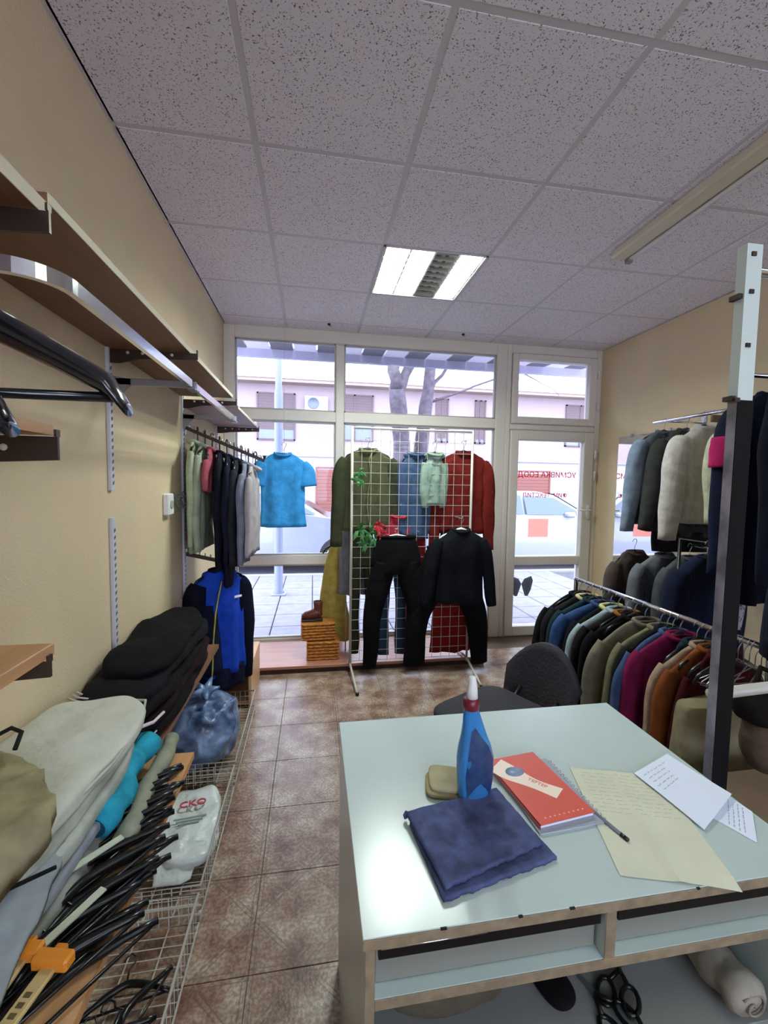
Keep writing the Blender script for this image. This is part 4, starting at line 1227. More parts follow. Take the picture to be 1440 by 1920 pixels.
secs = [(-.085, .018, .018), (-.06, .032, .03), (-.02, .036, .036), (.02, .034, .046), (.055, .03, .05), (.07, .028, .045)]
rings = []
for x, wy, hz in secs:
    rings.append([(x, wy * math.cos(a), .012 + hz + hz * math.sin(a) * .95) for a in [2 * PI * k / 14 for k in range(14)]])
vs = [p for r in rings for p in r]; n = 14; fs = []
for i in range(len(rings) - 1):
    for k in range(n):
        fs.append((i * n + k, i * n + (k + 1) % n, (i + 1) * n + (k + 1) % n, (i + 1) * n + k))
fs.append(tuple(range(n))); fs.append(tuple((len(rings) - 1) * n + k for k in range(n)))
b_.add(vs, fs, smooth=True)
b_.build('vamp', BRL, bo)
MB().lathe([(.036, .04), (.034, .08), (.036, .13), (.038, .155), (.033, .156), (.03, .12)], n=16, c=(.045, 0, 0), sy=.85).build('shaft', BRL, bo)
MB().box(-.085, -.03, 0, .03, .03, .012, bev=.004).box(.03, -.028, 0, .082, .028, .02, bev=.003).build('sole', mat('dark sole', '#2a1814', rough=.6), bo)

# ================================================================== CHAIR
ch = thing('office_chair', 'dark grey upholstered chair with curved back behind the table', 'chair', (.86, 1.74, 0), .45)
CF = mat('dark grey upholstery', '#26242b', rough=.85, bump=.4, bscale=80)
xf(softbox(.44, .42, .06, n=12, amp=.003, sq=5), Matrix.Translation((-.10, -.02, .42))).build('seat', CF, ch)
def backrest():
    mb = MB(); nx, nz = 14, 10; vs = []; fs = []
    for side in (0, 1):
        for j in range(nz + 1):
            for i in range(nx + 1):
                u = -1 + 2 * i / nx; v = j / nz
                hw = .195 * (1 - .10 * (1 - v))
                z = .37 + v * .315
                zz = z - .15 * (abs(u) ** 2.2) * v ** 1.5
                x = .20 + .05 * (1 - u * u) - .02 + .05 * v
                vs.append((x + (.03 if side else 0), u * hw, zz))
    W1 = nx + 1; N = W1 * (nz + 1)
    for s in (0, 1):
        for j in range(nz):
            for i in range(nx):
                a = s * N + j * W1 + i
                fs.append((a, a + 1, a + 1 + W1, a + W1))
    for i in range(nx):
        fs.append((i, i + 1, N + i + 1, N + i)); b = nz * W1 + i; fs.append((b, b + 1, N + b + 1, N + b))
    for j in range(nz):
        a = j * W1; fs.append((a, a + W1, N + a + W1, N + a)); a = j * W1 + nx; fs.append((a, a + W1, N + a + W1, N + a))
    return mb.add(vs, fs, smooth=True)
backrest().build('backrest', CF, ch)
MB().tube([(.06, .10, .425), (.18, .10, .42), (.222, .10, .46)], .011, 8).build('back_support', BLACKM, ch)
MB().tube([(.06, -.10, .425), (.18, -.10, .42), (.222, -.10, .46)], .011, 8).build('back_support', BLACKM, ch)
for sx_ in (-1, 1):
    for sy_ in (-1, 1):
        MB().tube([(-.10 + sx_ * .16, -.02 + sy_ * .16, .43), (-.10 + sx_ * .21, -.02 + sy_ * .20, .005)], .0115, 8).build('leg', BLACKM, ch)

# ================================================================== TABLE
TX0, TX1, TY0, TY1, TZ = .078, .935, .603, 1.208, .75
tb = thing('counter_table', 'white laminate counter table with two shallow drawers in the foreground', 'table', ((TX0 + TX1) / 2, (TY0 + TY1) / 2, 0))
hx, hy = (TX1 - TX0) / 2, (TY1 - TY0) / 2
def TB(x0, y0, z0, x1, y1, z1, nm, m, par=None, bev=.001):
    return MB().box(x0 - (TX0 + hx), y0 - (TY0 + hy), z0, x1 - (TX0 + hx), y1 - (TY0 + hy), z1, bev=bev).build(nm, m, par or tb)
TB(TX0, TY0 + .002, .7305, TX1, TY1, TZ, 'table_top', TABLEW)
TB(TX0, TY0, .731, TX1, TY0 + .002, TZ - .001, 'front_edge', CHIP)
for k, (x, wd) in enumerate(((.20, .010), (.33, .007), (.42, .009), (.66, .006))):
    TB(x, TY0 - .0004, TZ - .0025, x + wd, TY0 + .0025, TZ + .0004, 'edge_chip', DARK, bev=0)
TB(TX0 + .004, TY0 + .006, .0, TX0 + .020, TY1 - .004, .7305, 'side_panel', TABLEW)
TB(TX0 + .004, TY0 + .004, .0, TX0 + .020, TY0 + .006, .7305, 'side_edge', CHIP)
TB(TX1 - .020, TY0 + .006, .0, TX1 - .004, TY1 - .004, .7305, 'side_panel', TABLEW)
TB(TX1 - .020, TY0 + .004, .0, TX1 - .004, TY0 + .006, .7305, 'side_edge', CHIP)
TB(TX0 + .020, TY1 - .02, .05, TX1 - .020, TY1 - .004, .7305, 'back_panel', TABLEW)
TB(TX0 + .020, TY0 + .008, .622, TX1 - .020, TY1 - .02, .640, 'shelf', TABLEW)
TB(TX0 + .020, TY0 + .006, .622, TX1 - .020, TY0 + .008, .640, 'shelf_edge', CHIP)
TB(.492, TY0 + .008, .640, .512, TY1 - .02, .7305, 'divider', TABLEW)
TB(.492, TY0 + .006, .640, .512, TY0 + .008, .7305, 'divider_edge', CHIP)
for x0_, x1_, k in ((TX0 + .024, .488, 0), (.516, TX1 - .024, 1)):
    d = TB(x0_, TY0 + .028, .643, x1_, TY0 + .042, .712, 'drawer', mat('grey white laminate', '#85877d', rough=.3))
    TB(x0_ + .004, TY0 + .05, .643, x0_ + .014, TY1 - .06, .70, 'drawer_side', TABLEW, d)
    TB(x1_ - .014, TY0 + .05, .643, x1_ - .004, TY1 - .06, .70, 'drawer_side', TABLEW, d)
    TB(x0_ + .004, TY0 + .05, .641, x1_ - .004, TY1 - .06, .645, 'drawer_bottom', TABLEW, d)
    TB(x0_ + .002, TY0 + .010, .702, x1_ - .002, TY0 + .020, .7302, 'shadow_gap_strip', BLACKP)  # black strip stands in for the shade in the gap under the top
MB().tube([(TX0 - .0 + .03 - (TX0 + hx), TY0 + .0085 - (TY0 + hy), .7225), (.28 - (TX0 + hx), TY0 + .0085 - (TY0 + hy), .7225)], .002, 6).build('steel_runner', CHROME, tb)
TB(TX0 + .020, TY0 + .05, .372, TX1 - .020, TY1 - .02, .388, 'lower_shelf', mat('dull laminate', '#8b8d88', rough=.4))
TB(TX0 + .020, TY0 + .05, .05, TX1 - .020, TY1 - .02, .066, 'bottom_shelf', mat('dull laminate', '#8b8d88'))
# things under the table
def scissors(loc, rz, label):
    t = thing('scissors', label, 'scissors', loc, rz)
    for s in (-1, 1):
        P = [(s * .022 + .016 * math.cos(a), -.045 + .028 * math.sin(a), .006 + .004 * s) for a in [2 * PI * k / 14 for k in range(14)]]
        MB().tube(P, .005, 6, closed=True).tube([(s * .018, -.018, .006 + .004 * s), (0, .012, .006)], .005, 6).build('handle', BLACKP, t)
        MB().prism([(-.006, .005), (.006, .005), (s * -.002, .11)], .004 + .002 * s, .0055 + .002 * s, axis='Z').build('blade', STEEL, t)
    return t
scissors((.585, .73, .3885), .3, 'black-handled scissors lying under the table, the left pair')
scissors((.655, .765, .3885), -.7, 'black-handled scissors lying under the table, the right pair')
bp = thing('black_pouch', 'black triangular pouch under the table left of the scissors', 'pouch', (.50, .77, .3885))
xf(softbox(.07, .10, .03, n=8, amp=.006, seed=8, sq=2.6), Matrix.Rotation(.3, 4, 'Z')).build('body', fabric('#141214'), bp)
tw = thing('rolled_towel', 'rolled beige towel lying under the right side of the table', 'towel', (.855, .735, .388))
o = MB(); P = []; R = []
for i in range(13):
    f = i / 12; P.append((0, -.085 + .17 * f, .043 + .004 * math.sin(f * 9))); R.append(.040 * (1 if 0 < i < 12 else .8) + .003 * math.sin(f * 17))
o.tube(P, R, 18)
o.build('roll', fabric('#a39c8e'), tw)
sp_pts = [(.002 * k * math.cos(k * .55), -.089, .043 + .002 * k * math.sin(k * .55)) for k in range(17)]
MB().tube(sp_pts, .0025, 5).build('spiral_end', fabric('#8c8577'), tw)
tag(xf(softbox(.10, .12, .07, n=9, amp=.01, seed=2, sq=3), Matrix.Identity(4)).build('folded_cloth', fabric('#8f8a80'), None, (.79, .86, .388)), 'grey folded cloth lying behind the towel under the table', 'cloth')
tag(xf(softbox(.28, .22, .15, n=12, amp=.02, seed=12, sq=3), Matrix.Identity(4)).build('cloth_bundle', fabric('#5d5648'), None, (.27, .84, .388)), 'dim brownish cloth bundle on the lower shelf under the left drawer', 'cloth')

# ---- spray bottle
boff = lambda z: .004 * math.sin(min(z / .2, 1) * PI) - .010 * min(z / .2, 1) ** 2
sb = thing('spray_bottle', 'blue window-cleaner spray bottle with white nozzle and dark red collar', 'bottle', (.352, .862, TZ), .12)
BLU = mat('blue translucent plastic', '#4a9de6', rough=.12, trans=.55, coat=.5)
BLU.node_tree.nodes['Principled BSDF'].inputs['IOR'].default_value = 1.2
mb = MB(); n = 24
prof = [(0, .030, .020), (.006, .037, .025), (.03, .038, .027), (.07, .041, .028), (.10, .041, .028), (.125, .036, .026), (.15, .028, .022), (.175, .022, .018), (.195, .018, .0155), (.205, .015, .0145), (.212, .0145, .0145)]
vs = []; fs = []
for z, rx, ry in prof:
    off = boff(z)
    for k in range(n):
        a = 2 * PI * k / n
        cc, ss = math.cos(a), math.sin(a)
        vs.append((off + rx * abs(cc) ** .8 * (1 if cc > 0 else -1), ry * abs(ss) ** .8 * (1 if ss > 0 else -1), z))
for i in range(len(prof) - 1):
    for k in range(n):
        l = (k + 1) % n
        fs.append((i * n + k, i * n + l, (i + 1) * n + l, (i + 1) * n + k))
fs.append(tuple(range(n))[::-1]); fs.append(tuple((len(prof) - 1) * n + k for k in range(n)))
mb.add(vs, fs, smooth=True)
mb.build('bottle_body', BLU, sb)
lbl = MB(); pl = [(-.028, .022), (.026, .018), (.033, .05), (.032, .10), (.022, .132), (.010, .148), (-.004, .175), (-.014, .165), (-.026, .12), (-.033, .07)]
def ylab(x, z):
    for i in range(len(prof) - 1):
        if prof[i][0] <= z <= prof[i + 1][0]:
            t_ = (z - prof[i][0]) / (prof[i + 1][0] - prof[i][0])
            rx = prof[i][1] + (prof[i + 1][1] - prof[i][1]) * t_; ry = prof[i][2] + (prof[i + 1][2] - prof[i][2]) * t_
    return -ry * max(0.02, 1 - (min(abs(x), rx * .97) / rx) ** 2.5) ** .4 - .0012
cz = .095
fan_ = [(boff(cz), ylab(0, cz), cz)]; L2 = []
for r_ in (.35, .7, 1.0):
    for x, z in pl:
        X, Z = x * r_, cz + (z - cz) * r_
        fan_.append((X + boff(Z), ylab(X, Z), Z))
q = len(pl); fs = [(0, 1 + i, 1 + (i + 1) % q) for i in range(q)]
for r_ in range(2):
    for i in range(q):
        fs.append((1 + r_ * q + i, 1 + r_ * q + (i + 1) % q, 1 + (r_ + 1) * q + (i + 1) % q, 1 + (r_ + 1) * q + i))
lbl.add(fan_, fs, smooth=True)
lbl.build('label', mat('dark blue label', '#27415f', rough=.5, var=.4, vscale=60, hex2='#223a80'), sb)
MB().lathe([(.0165, .208), (.0175, .212), (.0175, .228), (.014, .232)], n=20, c=(-.012, 0, 0)).build('collar', mat('dark red plastic', '#6d1a26', rough=.35), sb)
MB().lathe([(.0125, .230), (.0115, .25), (.0085, .272), (.0075, .278)], n=18, c=(-.010, 0, 0)).build('nozzle_cap', WHITEP, sb)
MB().tube([(-.008, 0, .21), (-.004, 0, .15), (.006, 0, .012)], .002, 6).build('dip_tube', WHITEP, sb)

# ---- helper for thin sheets
def sheet(poly, z, th=.0006, curl=None, n=12):
    """quad poly (4 corners) -> gridded thin sheet"""
    mb = MB(); vs = []; fs = []
    for s in (0, 1):
        for j in range(n + 1):
            for i in range(n + 1):
                u, v = i / n, j / n
                p = (Vector(poly[0]) * (1 - u) * (1 - v) + Vector(poly[1]) * u * (1 - v) + Vector(poly[2]) * u * v + Vector(poly[3]) * (1 - u) * v)
                zz = z + (curl(u, v) if curl else 0)
                vs.append((p.x, p.y, zz + s * th))
    N = (n + 1) ** 2; W1 = n + 1
    for s in (0, 1):
        for j in range(n):
            for i in range(n):
                a = s * N + j * W1 + i
                fs.append((a, a + 1, a + 1 + W1, a + W1))
    for k in range(n):
        for a, b in ((k, k + 1), (n * W1 + k, n * W1 + k + 1), (k * W1, (k + 1) * W1), (k * W1 + n, (k + 1) * W1 + n)):
            fs.append((a, b, N + b, N + a))
    return mb.add(vs, fs, smooth=False)
def scribble(poly, z, lines, rnd, curl=None, h=.0035, w=.0005, u0=.08, u1=.92, v0=.95, dv=.05):
    mb = MB()
    for k in range(lines):
        v = v0 - k * dv; ue = u1 - rnd.random() * .15
        u = u0 + rnd.random() * .04
        while u < ue:
            wl = rnd.uniform(.05, .14)
            P = []; m_ = int(wl / .008) + 2
            for i in range(m_):
                uu = u + wl * i / m_
                vv = v + (h * 3.2) * (rnd.random() - .5)
                p = (Vector(poly[0]) * (1 - uu) * (1 - vv) + Vector(poly[1]) * uu * (1 - vv) + Vector(poly[2]) * uu * vv + Vector(poly[3]) * (1 - uu) * vv)
                P.append(Vector((p.x, p.y, z + .0008 + (curl(uu, vv) if curl else 0))))
            for a, b in zip(P, P[1:]):
                d = (b - a); s_ = Vector((-d.y, d.x, 0)).normalized() * w
                mb.add([a - s_, b - s_, b + s_, a + s_], [(0, 1, 2, 3)])
            u += wl + .025
    return mb
rnd = random.Random(5)
# yellow note sheet
YP = [(.543, .644), (.735, .588), (.819, .871), (.627, .928)]
def ycurl(u, v):
    p_y = YP[0][1] * (1 - v) + YP[3][1] * v - .056 * u
    return .0012 + .003 * math.exp(-((u - .52) / .05) ** 2) * (1 - v * .5) - (max(0, .607 - p_y) ** 1.2) * .5 * u
ysh = thing('yellow_note_sheet', 'large yellowed sheet covered with handwriting on its upper half, overhanging the table edge', 'paper', (0, 0, 0))
sheet(YP, TZ, curl=ycurl).build('sheet', PAPERY, ysh)
scribble(YP, TZ, 11, rnd, ycurl, v0=.95, dv=.042, w=.00035).build('handwriting', INKY, ysh)
# white papers
WA = [(.861, .665), (.992, .790), (.905, .935), (.778, .845)]
wcA = lambda u, v: .0008 + .004 * u * (1 - v)
wa = thing('white_paper', 'lower white paper lying under the folded white note, with one corner out to the right', 'paper', (0, 0, 0))
# keep the sheet on the table top
WA = [(.861, .668), (.928, .735), (.905, .935), (.790, .835)]
sheet(WA, TZ, curl=wcA).build('sheet', PAPERW, wa)
scribble(WA, TZ, 4, rnd, wcA, v0=.25, dv=.05).build('handwriting', INK, wa)
WB = [(.782, .708), (.922, .776), (.908, .938), (.766, .882)]
wcB = lambda u, v: .0045 + .010 * u * (1 - v) ** 2 + .003 * abs(math.sin(v * 3.1)) * .5
wb = thing('white_note', 'folded white note with blue-grey handwriting on top of the other white paper', 'paper', (0, 0, 0))
sheet(WB, TZ, curl=wcB).build('sheet', PAPERW, wb)
scribble(WB, TZ, 5, rnd, wcB, u0=.1, u1=.7, v0=.90, dv=.075, w=.00045, h=.006).build('handwriting', INK, wb)
# notebook with red book
nbk = thing('spiral_notebook', 'white spiral notebook lying under the red book', 'notebook', (.512, .858, TZ), .06)
MB().box(-.070, -.105, .0, .078, .10, .004, bev=.0006).build('pages', PAPERW, nbk)
MB().box(-.072, -.108, .004, .080, .102, .005).build('cover', mat('grey cover', '#9ba2ad', rough=.5), nbk)
cs = MB()
for k in range(16):
    c0 = Vector((.080, -.10 + k * .0125, .004))
    cs.tube([c0 + Vector((.005 * math.cos(a), 0, .004 * math.sin(a))) for a in [2 * PI * q / 8 for q in range(8)]], .0007, 5, closed=True)
cs.build('spiral', STEEL, nbk)
pn = thing('pen', 'thin dark pen between the red book and the yellow sheet', 'pen', (.592, .775, TZ), 1.83)
MB().tube([(-.055, 0, .0045), (.045, 0, .0045), (.055, 0, .0045)], [.0038, .0038, .001], 8).build('barrel', mat('grey pen', '#6f747c', rough=.3), pn)
MB().tube([(-.07, 0, .0045), (-.055, 0, .0045)], .0042, 8).build('cap', BLACKP, pn)
rb = thing('red_book', 'red booklet with white swash and silver-blue oval on its cover', 'book', (.503, .867, TZ + .0055), .13)
MB().box(-.064, -.102, 0, .066, .102, .008, bev=.0006).build('pages', PAPERW, rb)
RC = mat('red book cover', '#d65d4c', rough=.3)
MB().box(-.066, -.105, .008, .068, .105, .0092).build('cover', RC, rb)
MB().box(-.066, -.105, 0, -.0645, .105, .0092).build('spine', RC, rb)
sw_ = MB(); a_ = []; b2_ = []
for i in range(17):
    f = i / 16; x = -.054 + .085 * f ** 1.3; y = .085 - .125 * f
    wd = .029 * (1 - .35 * f) + .004 * math.sin(f * 7)
    a_.append((x - wd * .7, y - wd * .5, .0097)); b2_.append((x + wd * .9, y + wd * .5, .0097))
sw_.add(a_ + b2_, [(i, i + 1, 17 + i + 1, 17 + i) for i in range(16)])
sw_.build('white_swash', mat('cream white print', '#f6e2cf', rough=.35), rb)
MB().lathe([(.0, .0), (.023, 0), (.023, .0004), (0, .0005)], n=24, c=(-.022, .050, .0097), sy=.72).build('oval_emblem', mat('blue silver print', '#8796b0', rough=.35), rb)
dt = MB()
for i in range(9):
    dt.box(-.045 + i * .0115, -.092, .0092, -.0415 + i * .0115, -.0895, .0097)
dt.build('dotted_print', mat('pink print', '#f2b9a8', rough=.4), rb)
tx = text_mesh('TEFTEP', .014, mat('rose print', '#d98a78', rough=.4), (.006, .002, .0102), (0, 0, -.95), 'cover_lettering', ext=.0001); tx.parent = rb
# denim cloth
dn = thing('denim_cloth', 'folded blue-grey denim cloth with frayed front edge lying on the table', 'cloth', (0, 0, TZ))
DM = fabric('#505a80', .14, '#444a68', 30)
def rag(poly, z, seed, amp=.003, th=.006):
    def c(u, v):
        p = Vector((u * 3 + seed, v * 3, seed)); return amp * (1 + noise.noise(p * 1.7)) + .001 * noise.noise(p * 8)
    Q = [Vector((a, b)) for a, b in poly]
    mb = sheet([tuple(q) for q in Q], z, th=th, curl=c, n=34)
    mb.sm = [True] * len(mb.sm)
    W1 = 35
    for s in (0, 1):
        for i in range(W1):
            k = s * W1 * W1 + i
            x, y, zz = mb.v[k]
            mb.v[k] = (x + .0006 * math.sin(i * 2.3), y + .0012 * math.sin(i * 1.15 + seed) + .0009 * math.sin(i * 2.9), zz)
    return mb
rag([(.216, .640), (.448, .690), (.412, .842), (.196, .806)], .0, 1.5, .002, .007).build('lower_layer', DM, dn)
rag([(.222, .652), (.432, .712), (.406, .862), (.192, .822)], .0095, 4.2, .003, .008).build('upper_layer', DM, dn)
MB().tube([(.192, .822, .006), (.190, .824, .011), (.193, .822, .019)], .004, 6).build('fold_edge', DM, dn)
# tan folded chamois
tn = thing('tan_cloth', 'small folded tan cloth lying behind the spray bottle', 'cloth', (.300, .905, TZ), -.25)
xf(softbox(.085, .085, .012, n=8, amp=.004, seed=4, sq=5), Matrix.Identity(4)).build('lower_fold', fabric('#a39b73'), tn)
xf(softbox(.080, .080, .012, n=8, amp=.004, seed=7, sq=5), Matrix.Translation((.004, .006, .012)) @ Matrix.Rotation(.05, 4, 'X')).build('upper_fold', fabric('#b3ab88'), tn)

# ================================================================== LEFT LOW BENCH, PILES, BASKETS
bs = thing('bench_board', 'wide orange-brown wooden board at bench height along the left wall', 'shelf', (XL, .75, .60))
MB().box(.002, -1.0, -.018, .375, .615, .0, bev=.001).build('board', BENCHW, bs)
MB().box(.375, -1.0, -.018, .377, .615, .0).build('edge_strip', mat('orange edging', '#c08a58', rough=.5), bs)
bracket(.83, .581, .34, 'dark bracket under the bench-height wooden board')
b2 = thing('bench_board', 'dark wooden shelf board under the pile of black trousers', 'shelf', (XL, 1.83, .60))
MB().box(.002, -.44, -.02, .26, .46, .0, bev=.001).build('board', SHELFW, b2)
bracket(1.73, .579, .24, 'dark bracket under the board with the black trousers')
def folded(name, label, cat, loc, rz, size, color, seed, amp=.010, sq=4, group=None, rx=0, ry=0, nm='fold', color2=None):
    t = thing(name, label, cat, loc, rz, group)
    o = xf(softbox(*size, n=16, amp=amp, seed=seed, sq=sq), Matrix.Rotation(rx, 4, 'X') @ Matrix.Rotation(ry, 4, 'Y')).build(nm, fabric(color, hex2=color2), t)
    return t
BK = 'folded black clothes on the left board'
z = .600
for i, (sx_, sy_, h_, c, dx, dy, a, lb) in enumerate((
        (.25, 1.02, .052, '#110e10', .0, -.06, .02, 'lowest folded black trousers of the pile on the left board'),
        (.25, .98, .042, '#1a0c10', .005, -.07, -.02, 'dark maroon folded trousers with thin white piping in the black pile'),
        (.25, .94, .045, '#0e0e11', .0, -.05, .02, 'black folded tracksuit trousers with a wide white stripe in the pile'),
        (.245, .86, .045, '#121216', -.002, -.03, -.02, 'second from top folded black trousers in the pile'),
        (.24, .72, .045, '#0c0c0f', -.004, .02, .03, 'topmost rumpled black trousers on the pile against the left wall'))):
    t = folded('folded_trousers', lb, 'trousers', (XL + .140 + dx, 1.80 + dy, z), a, (sx_, sy_, h_ + .012), c, 11 + i, amp=.018, group=BK, sq=3.2)
    WPI = mat('white piping', '#d9c9d0', rough=.6)
    if i == 1:
        MB().tube([(-.09, -sy_ / 2 - .004, .030), (.0, -sy_ / 2 - .006, .032), (.09, -sy_ / 2 + .004, .030), (.122, -sy_ / 2 + .05, .026), (.127, -sy_ / 2 + .14, .018)], .0022, 6).build('white_piping', WPI, t)
    if i == 2:
        MB().tube([(-.02, -sy_ / 2 - .002, .036), (.06, -sy_ / 2 - .002, .038), (.10, -sy_ / 2 + .012, .036), (.124, -sy_ / 2 + .05, .028), (.128, -sy_ / 2 + .13, .015)], .0050, 6).build('white_stripe', WPI, t)
    if i == 3:
        for q in range(3):
            MB().tube([(-.105, -sy_ / 2 + .03 + q * .02, .052), (-.08, -sy_ / 2 + .015 + q * .02, .050), (-.05, -sy_ / 2 + .010 + q * .02, .047)], .003, 6).build('white_stripe', WPI, t)
    z += h_
# light pile
z = .600
lay = [(.27, .58, .05, '#8e9189', 0, .0, 'grey folded sheet at the bottom of the light pile on the bench'),
       (.265, .57, .035, '#8d9098', .004, .0, 'lilac folded cloth low in the light pile, its edge showing by the teal roll'),
       (.265, .56, .045, '#a9ada2', .0, .0, 'light grey folded cloth in the middle of the light pile'),
       (.26, .56, .045, '#b9bcae', .002, .01, 'off-white folded cloth directly under the top one')]
for i, (a, b, h_, c, dx, dy, lb) in enumerate(lay):
    folded('folded_cloth', lb, 'cloth', (XL + .142 + dx, 1.02 + dy, z), (-1) ** i * .015, (a, b, h_ + .008), c, 31 + i, amp=.008, group='light folded cloths on the bench')
    z += h_
tq = thing('folded_cloth', 'large white rumpled cloth on top of the light pile', 'cloth', (XL + .150, 1.04, z), 0, 'light folded cloths on the bench')
xf(softbox(.285, .56, .05, n=26, amp=.021, seed=41, sq=4, freq=5), Matrix.Identity(4)).build('cloth', fabric('#c6c8bb', .06), tq)
MB().tube([(.06, -.28, .028), (.12, -.18, .030), (.146, -.02, .028), (.142, .15, .026), (.11, .27, .026), (0, .285, .028)], .004, 6).build('hem', fabric('#b4b6aa'), tq)
te = thing('rolled_cloth', 'bright teal rolled cloth along the front edge of the light pile', 'cloth', (XL + .262, 1.16, .668), .02)
P = [(0.012 * math.sin(i * .7), -.16 + .32 * i / 10, .006 * math.sin(i * 1.3)) for i in range(11)]
MB().tube(P, [.033 + .005 * math.sin(i * 2.1) for i in range(11)], 14).build('roll', fabric('#2b94ae', .25), te)
MB().tube([(0, -.158, .0), (0, -.166, .0)], [.025, .020], 14).build('inner_fold', fabric('#144255'), te)
gt = thing('rolled_cloth', 'thin grey-green cloth roll in front of the teal roll', 'cloth', (XL + .310, 1.20, .627), .03)
MB().tube([(0.005 * math.sin(i), -.20 + .40 * i / 10, 0) for i in range(11)], [.022 + .003 * math.sin(i * 1.9) for i in range(11)], 12).build('roll', fabric('#8d8f7c'), gt)
pc = thing('folded_cloth', 'small purple cloth corner tucked at the near end of the teal roll', 'cloth', (XL + .235, .955, .76), .1)
xf(softbox(.04, .09, .035, n=8, amp=.005, seed=3), Matrix.Identity(4)).build('cloth', fabric('#4d3f8c'), pc)
# grey sheet draped to the front-left
def drape(pts_rows, th, m, name, parent, seed=0, amp=.006):
    """pts_rows: rows of 3D points; bilinear refined surface with thickness"""
    mb = MB(); R_, C_ = len(pts_rows), len(pts_rows[0]); sr_, sc_ = 9, 9
    G = []
    for i in range((R_ - 1) * sr_ + 1):
        fi = i / sr_; i0 = min(int(fi), R_ - 2); u = fi - i0; u = u
        row = []
        for j in range((C_ - 1) * sc_ + 1):
            fj = j / sc_; j0 = min(int(fj), C_ - 2); v = fj - j0
            p = (Vector(pts_rows[i0][j0]) * (1 - u) * (1 - v) + Vector(pts_rows[i0 + 1][j0]) * u * (1 - v) + Vector(pts_rows[i0][j0 + 1]) * (1 - u) * v + Vector(pts_rows[i0 + 1][j0 + 1]) * u * v)
            p += noise.noise_vector(Vector((p.x * 14 + seed, p.y * 14, p.z * 14))) * amp + noise.noise_vector(p * 40) * amp * .3
            row.append(p)
        G.append(row)
    nr, nc = len(G), len(G[0]); vs = [p for r in G for p in r] + [p - Vector((0, 0, th)) for r in G for p in r]; N = nr * nc; fs = []
    for s in (0, 1):
        for i in range(nr - 1):
            for j in range(nc - 1):
                a = s * N + i * nc + j; fs.append((a, a + 1, a + nc + 1, a + nc))
    for i in range(nr - 1):
        for e in (0, nc - 1):
            a = i * nc + e; fs.append((a, a + nc, a + nc + N, a + N))
    for j in range(nc - 1):
        for e in (0, nr - 1):
            a = e * nc + j; fs.append((a, a + 1, a + 1 + N, a + N))
    mb.add(vs, fs, smooth=True)
    return mb.build(name, m, parent)
gs = thing('draped_sheet', 'grey rumpled sheet with a purple stripe hanging down at the near end of the pile', 'cloth', (0, 0, 0))
drape([[(-.735, .98, .80), (-.60, .98, .81), (-.52, .985, .785)], [(-.735, .82, .80), (-.58, .84, .80), (-.465, .87, .735)], [(-.735, .66, .76), (-.56, .70, .76), (-.445, .75, .71)], [(-.735, .45, .68), (-.58, .48, .69), (-.445, .60, .68)]], .012, fabric('#8b9294', .15), 'sheet', gs, 3, .010)
drape([[(-.56, .96, .815), (-.54, .97, .812)], [(-.535, .83, .795), (-.515, .84, .785)], [(-.53, .66, .758), (-.51, .68, .752)]], .004, fabric('#3f3a84'), 'purple_stripe', gs, 3, .010)
kb = thing('khaki_bag', 'khaki cloth bag with dark drawstring lying on the near end of the pile', 'bag', (0, 0, 0))
drape([[(-.73, .99, .865), (-.62, 1.00, .86), (-.575, .98, .845)], [(-.73, .86, .885), (-.58, .87, .88), (-.485, .875, .858)], [(-.73, .74, .86), (-.57, .755, .90), (-.435, .775, .86)], [(-.72, .62, .81), (-.57, .65, .83), (-.49, .685, .80)]], .035, fabric('#9a9070', .25), 'bag_body', kb, 9, .02)
MB().tube([(-.665, .96, .882), (-.655, .985, .90), (-.63, 1.0, .91), (-.605, .99, .905), (-.60, .96, .885)], .0045, 8).build('drawstring', fabric('#23241f'), kb)
MB().tube([(-.435, .785, .77), (-.50, .72, .785), (-.60, .64, .80), (-.68, .60, .80)], .0035, 6).build('cord', fabric('#1a1a18'), kb)
kb2 = thing('khaki_cloth', 'pale khaki cloth lying under the khaki bag at the bottom left', 'cloth', (0, 0, 0))
drape([[(-.73, .72, .81), (-.52, .70, .80)], [(-.73, .56, .765), (-.53, .58, .765)]], .02, fabric('#a89f66', .15), 'cloth', kb2, 12, .008)

# black hangers lying on the bench board
def flat_hanger(x, y, z, a, tilt, label, m=BLACKP, w=.40, group='black hangers lying on the bench'):
    t = thing('clothes_hanger', label, 'hanger', (x, y, z), 0, group)
    t.rotation_euler = (tilt, 0, a)
    P = []; n = 12
    for i in range(n + 1):
        f = -1 + 2 * i / n
        P.append((f * w / 2, -.05 * abs(f) ** 1.4, .006))
    MB().tube(P, [.0065] * 3 + [.009] * 7 + [.0065] * 3, 8).build('shoulder_bar', m, t)
    MB().tube([(-w / 2 + .008, -.05, .006), (w / 2 - .008, -.05, .006)], .0035, 6).build('cross_bar', m, t)
    MB().tube([(0, 0, .006), (0, .035, .006), (.012, .048, .006), (.014, .064, .006), (.002, .075, .006), (-.012, .068, .006), (-.015, .058, .006)], .0026, 6).build('hook', m, t)
    return t
places = ['at its far end', 'second from the far end', 'third from the far end', 'fourth from the far end', 'in the far half of the heap', 'crossing the middle of the heap', 'in the middle of the heap', 'in the near half of the heap', 'fourth from the near end', 'third from the near end', 'second from the near end', 'near the orange clips', 'closest to the orange clips', 'on top of the heap']
rr = random.Random(21)
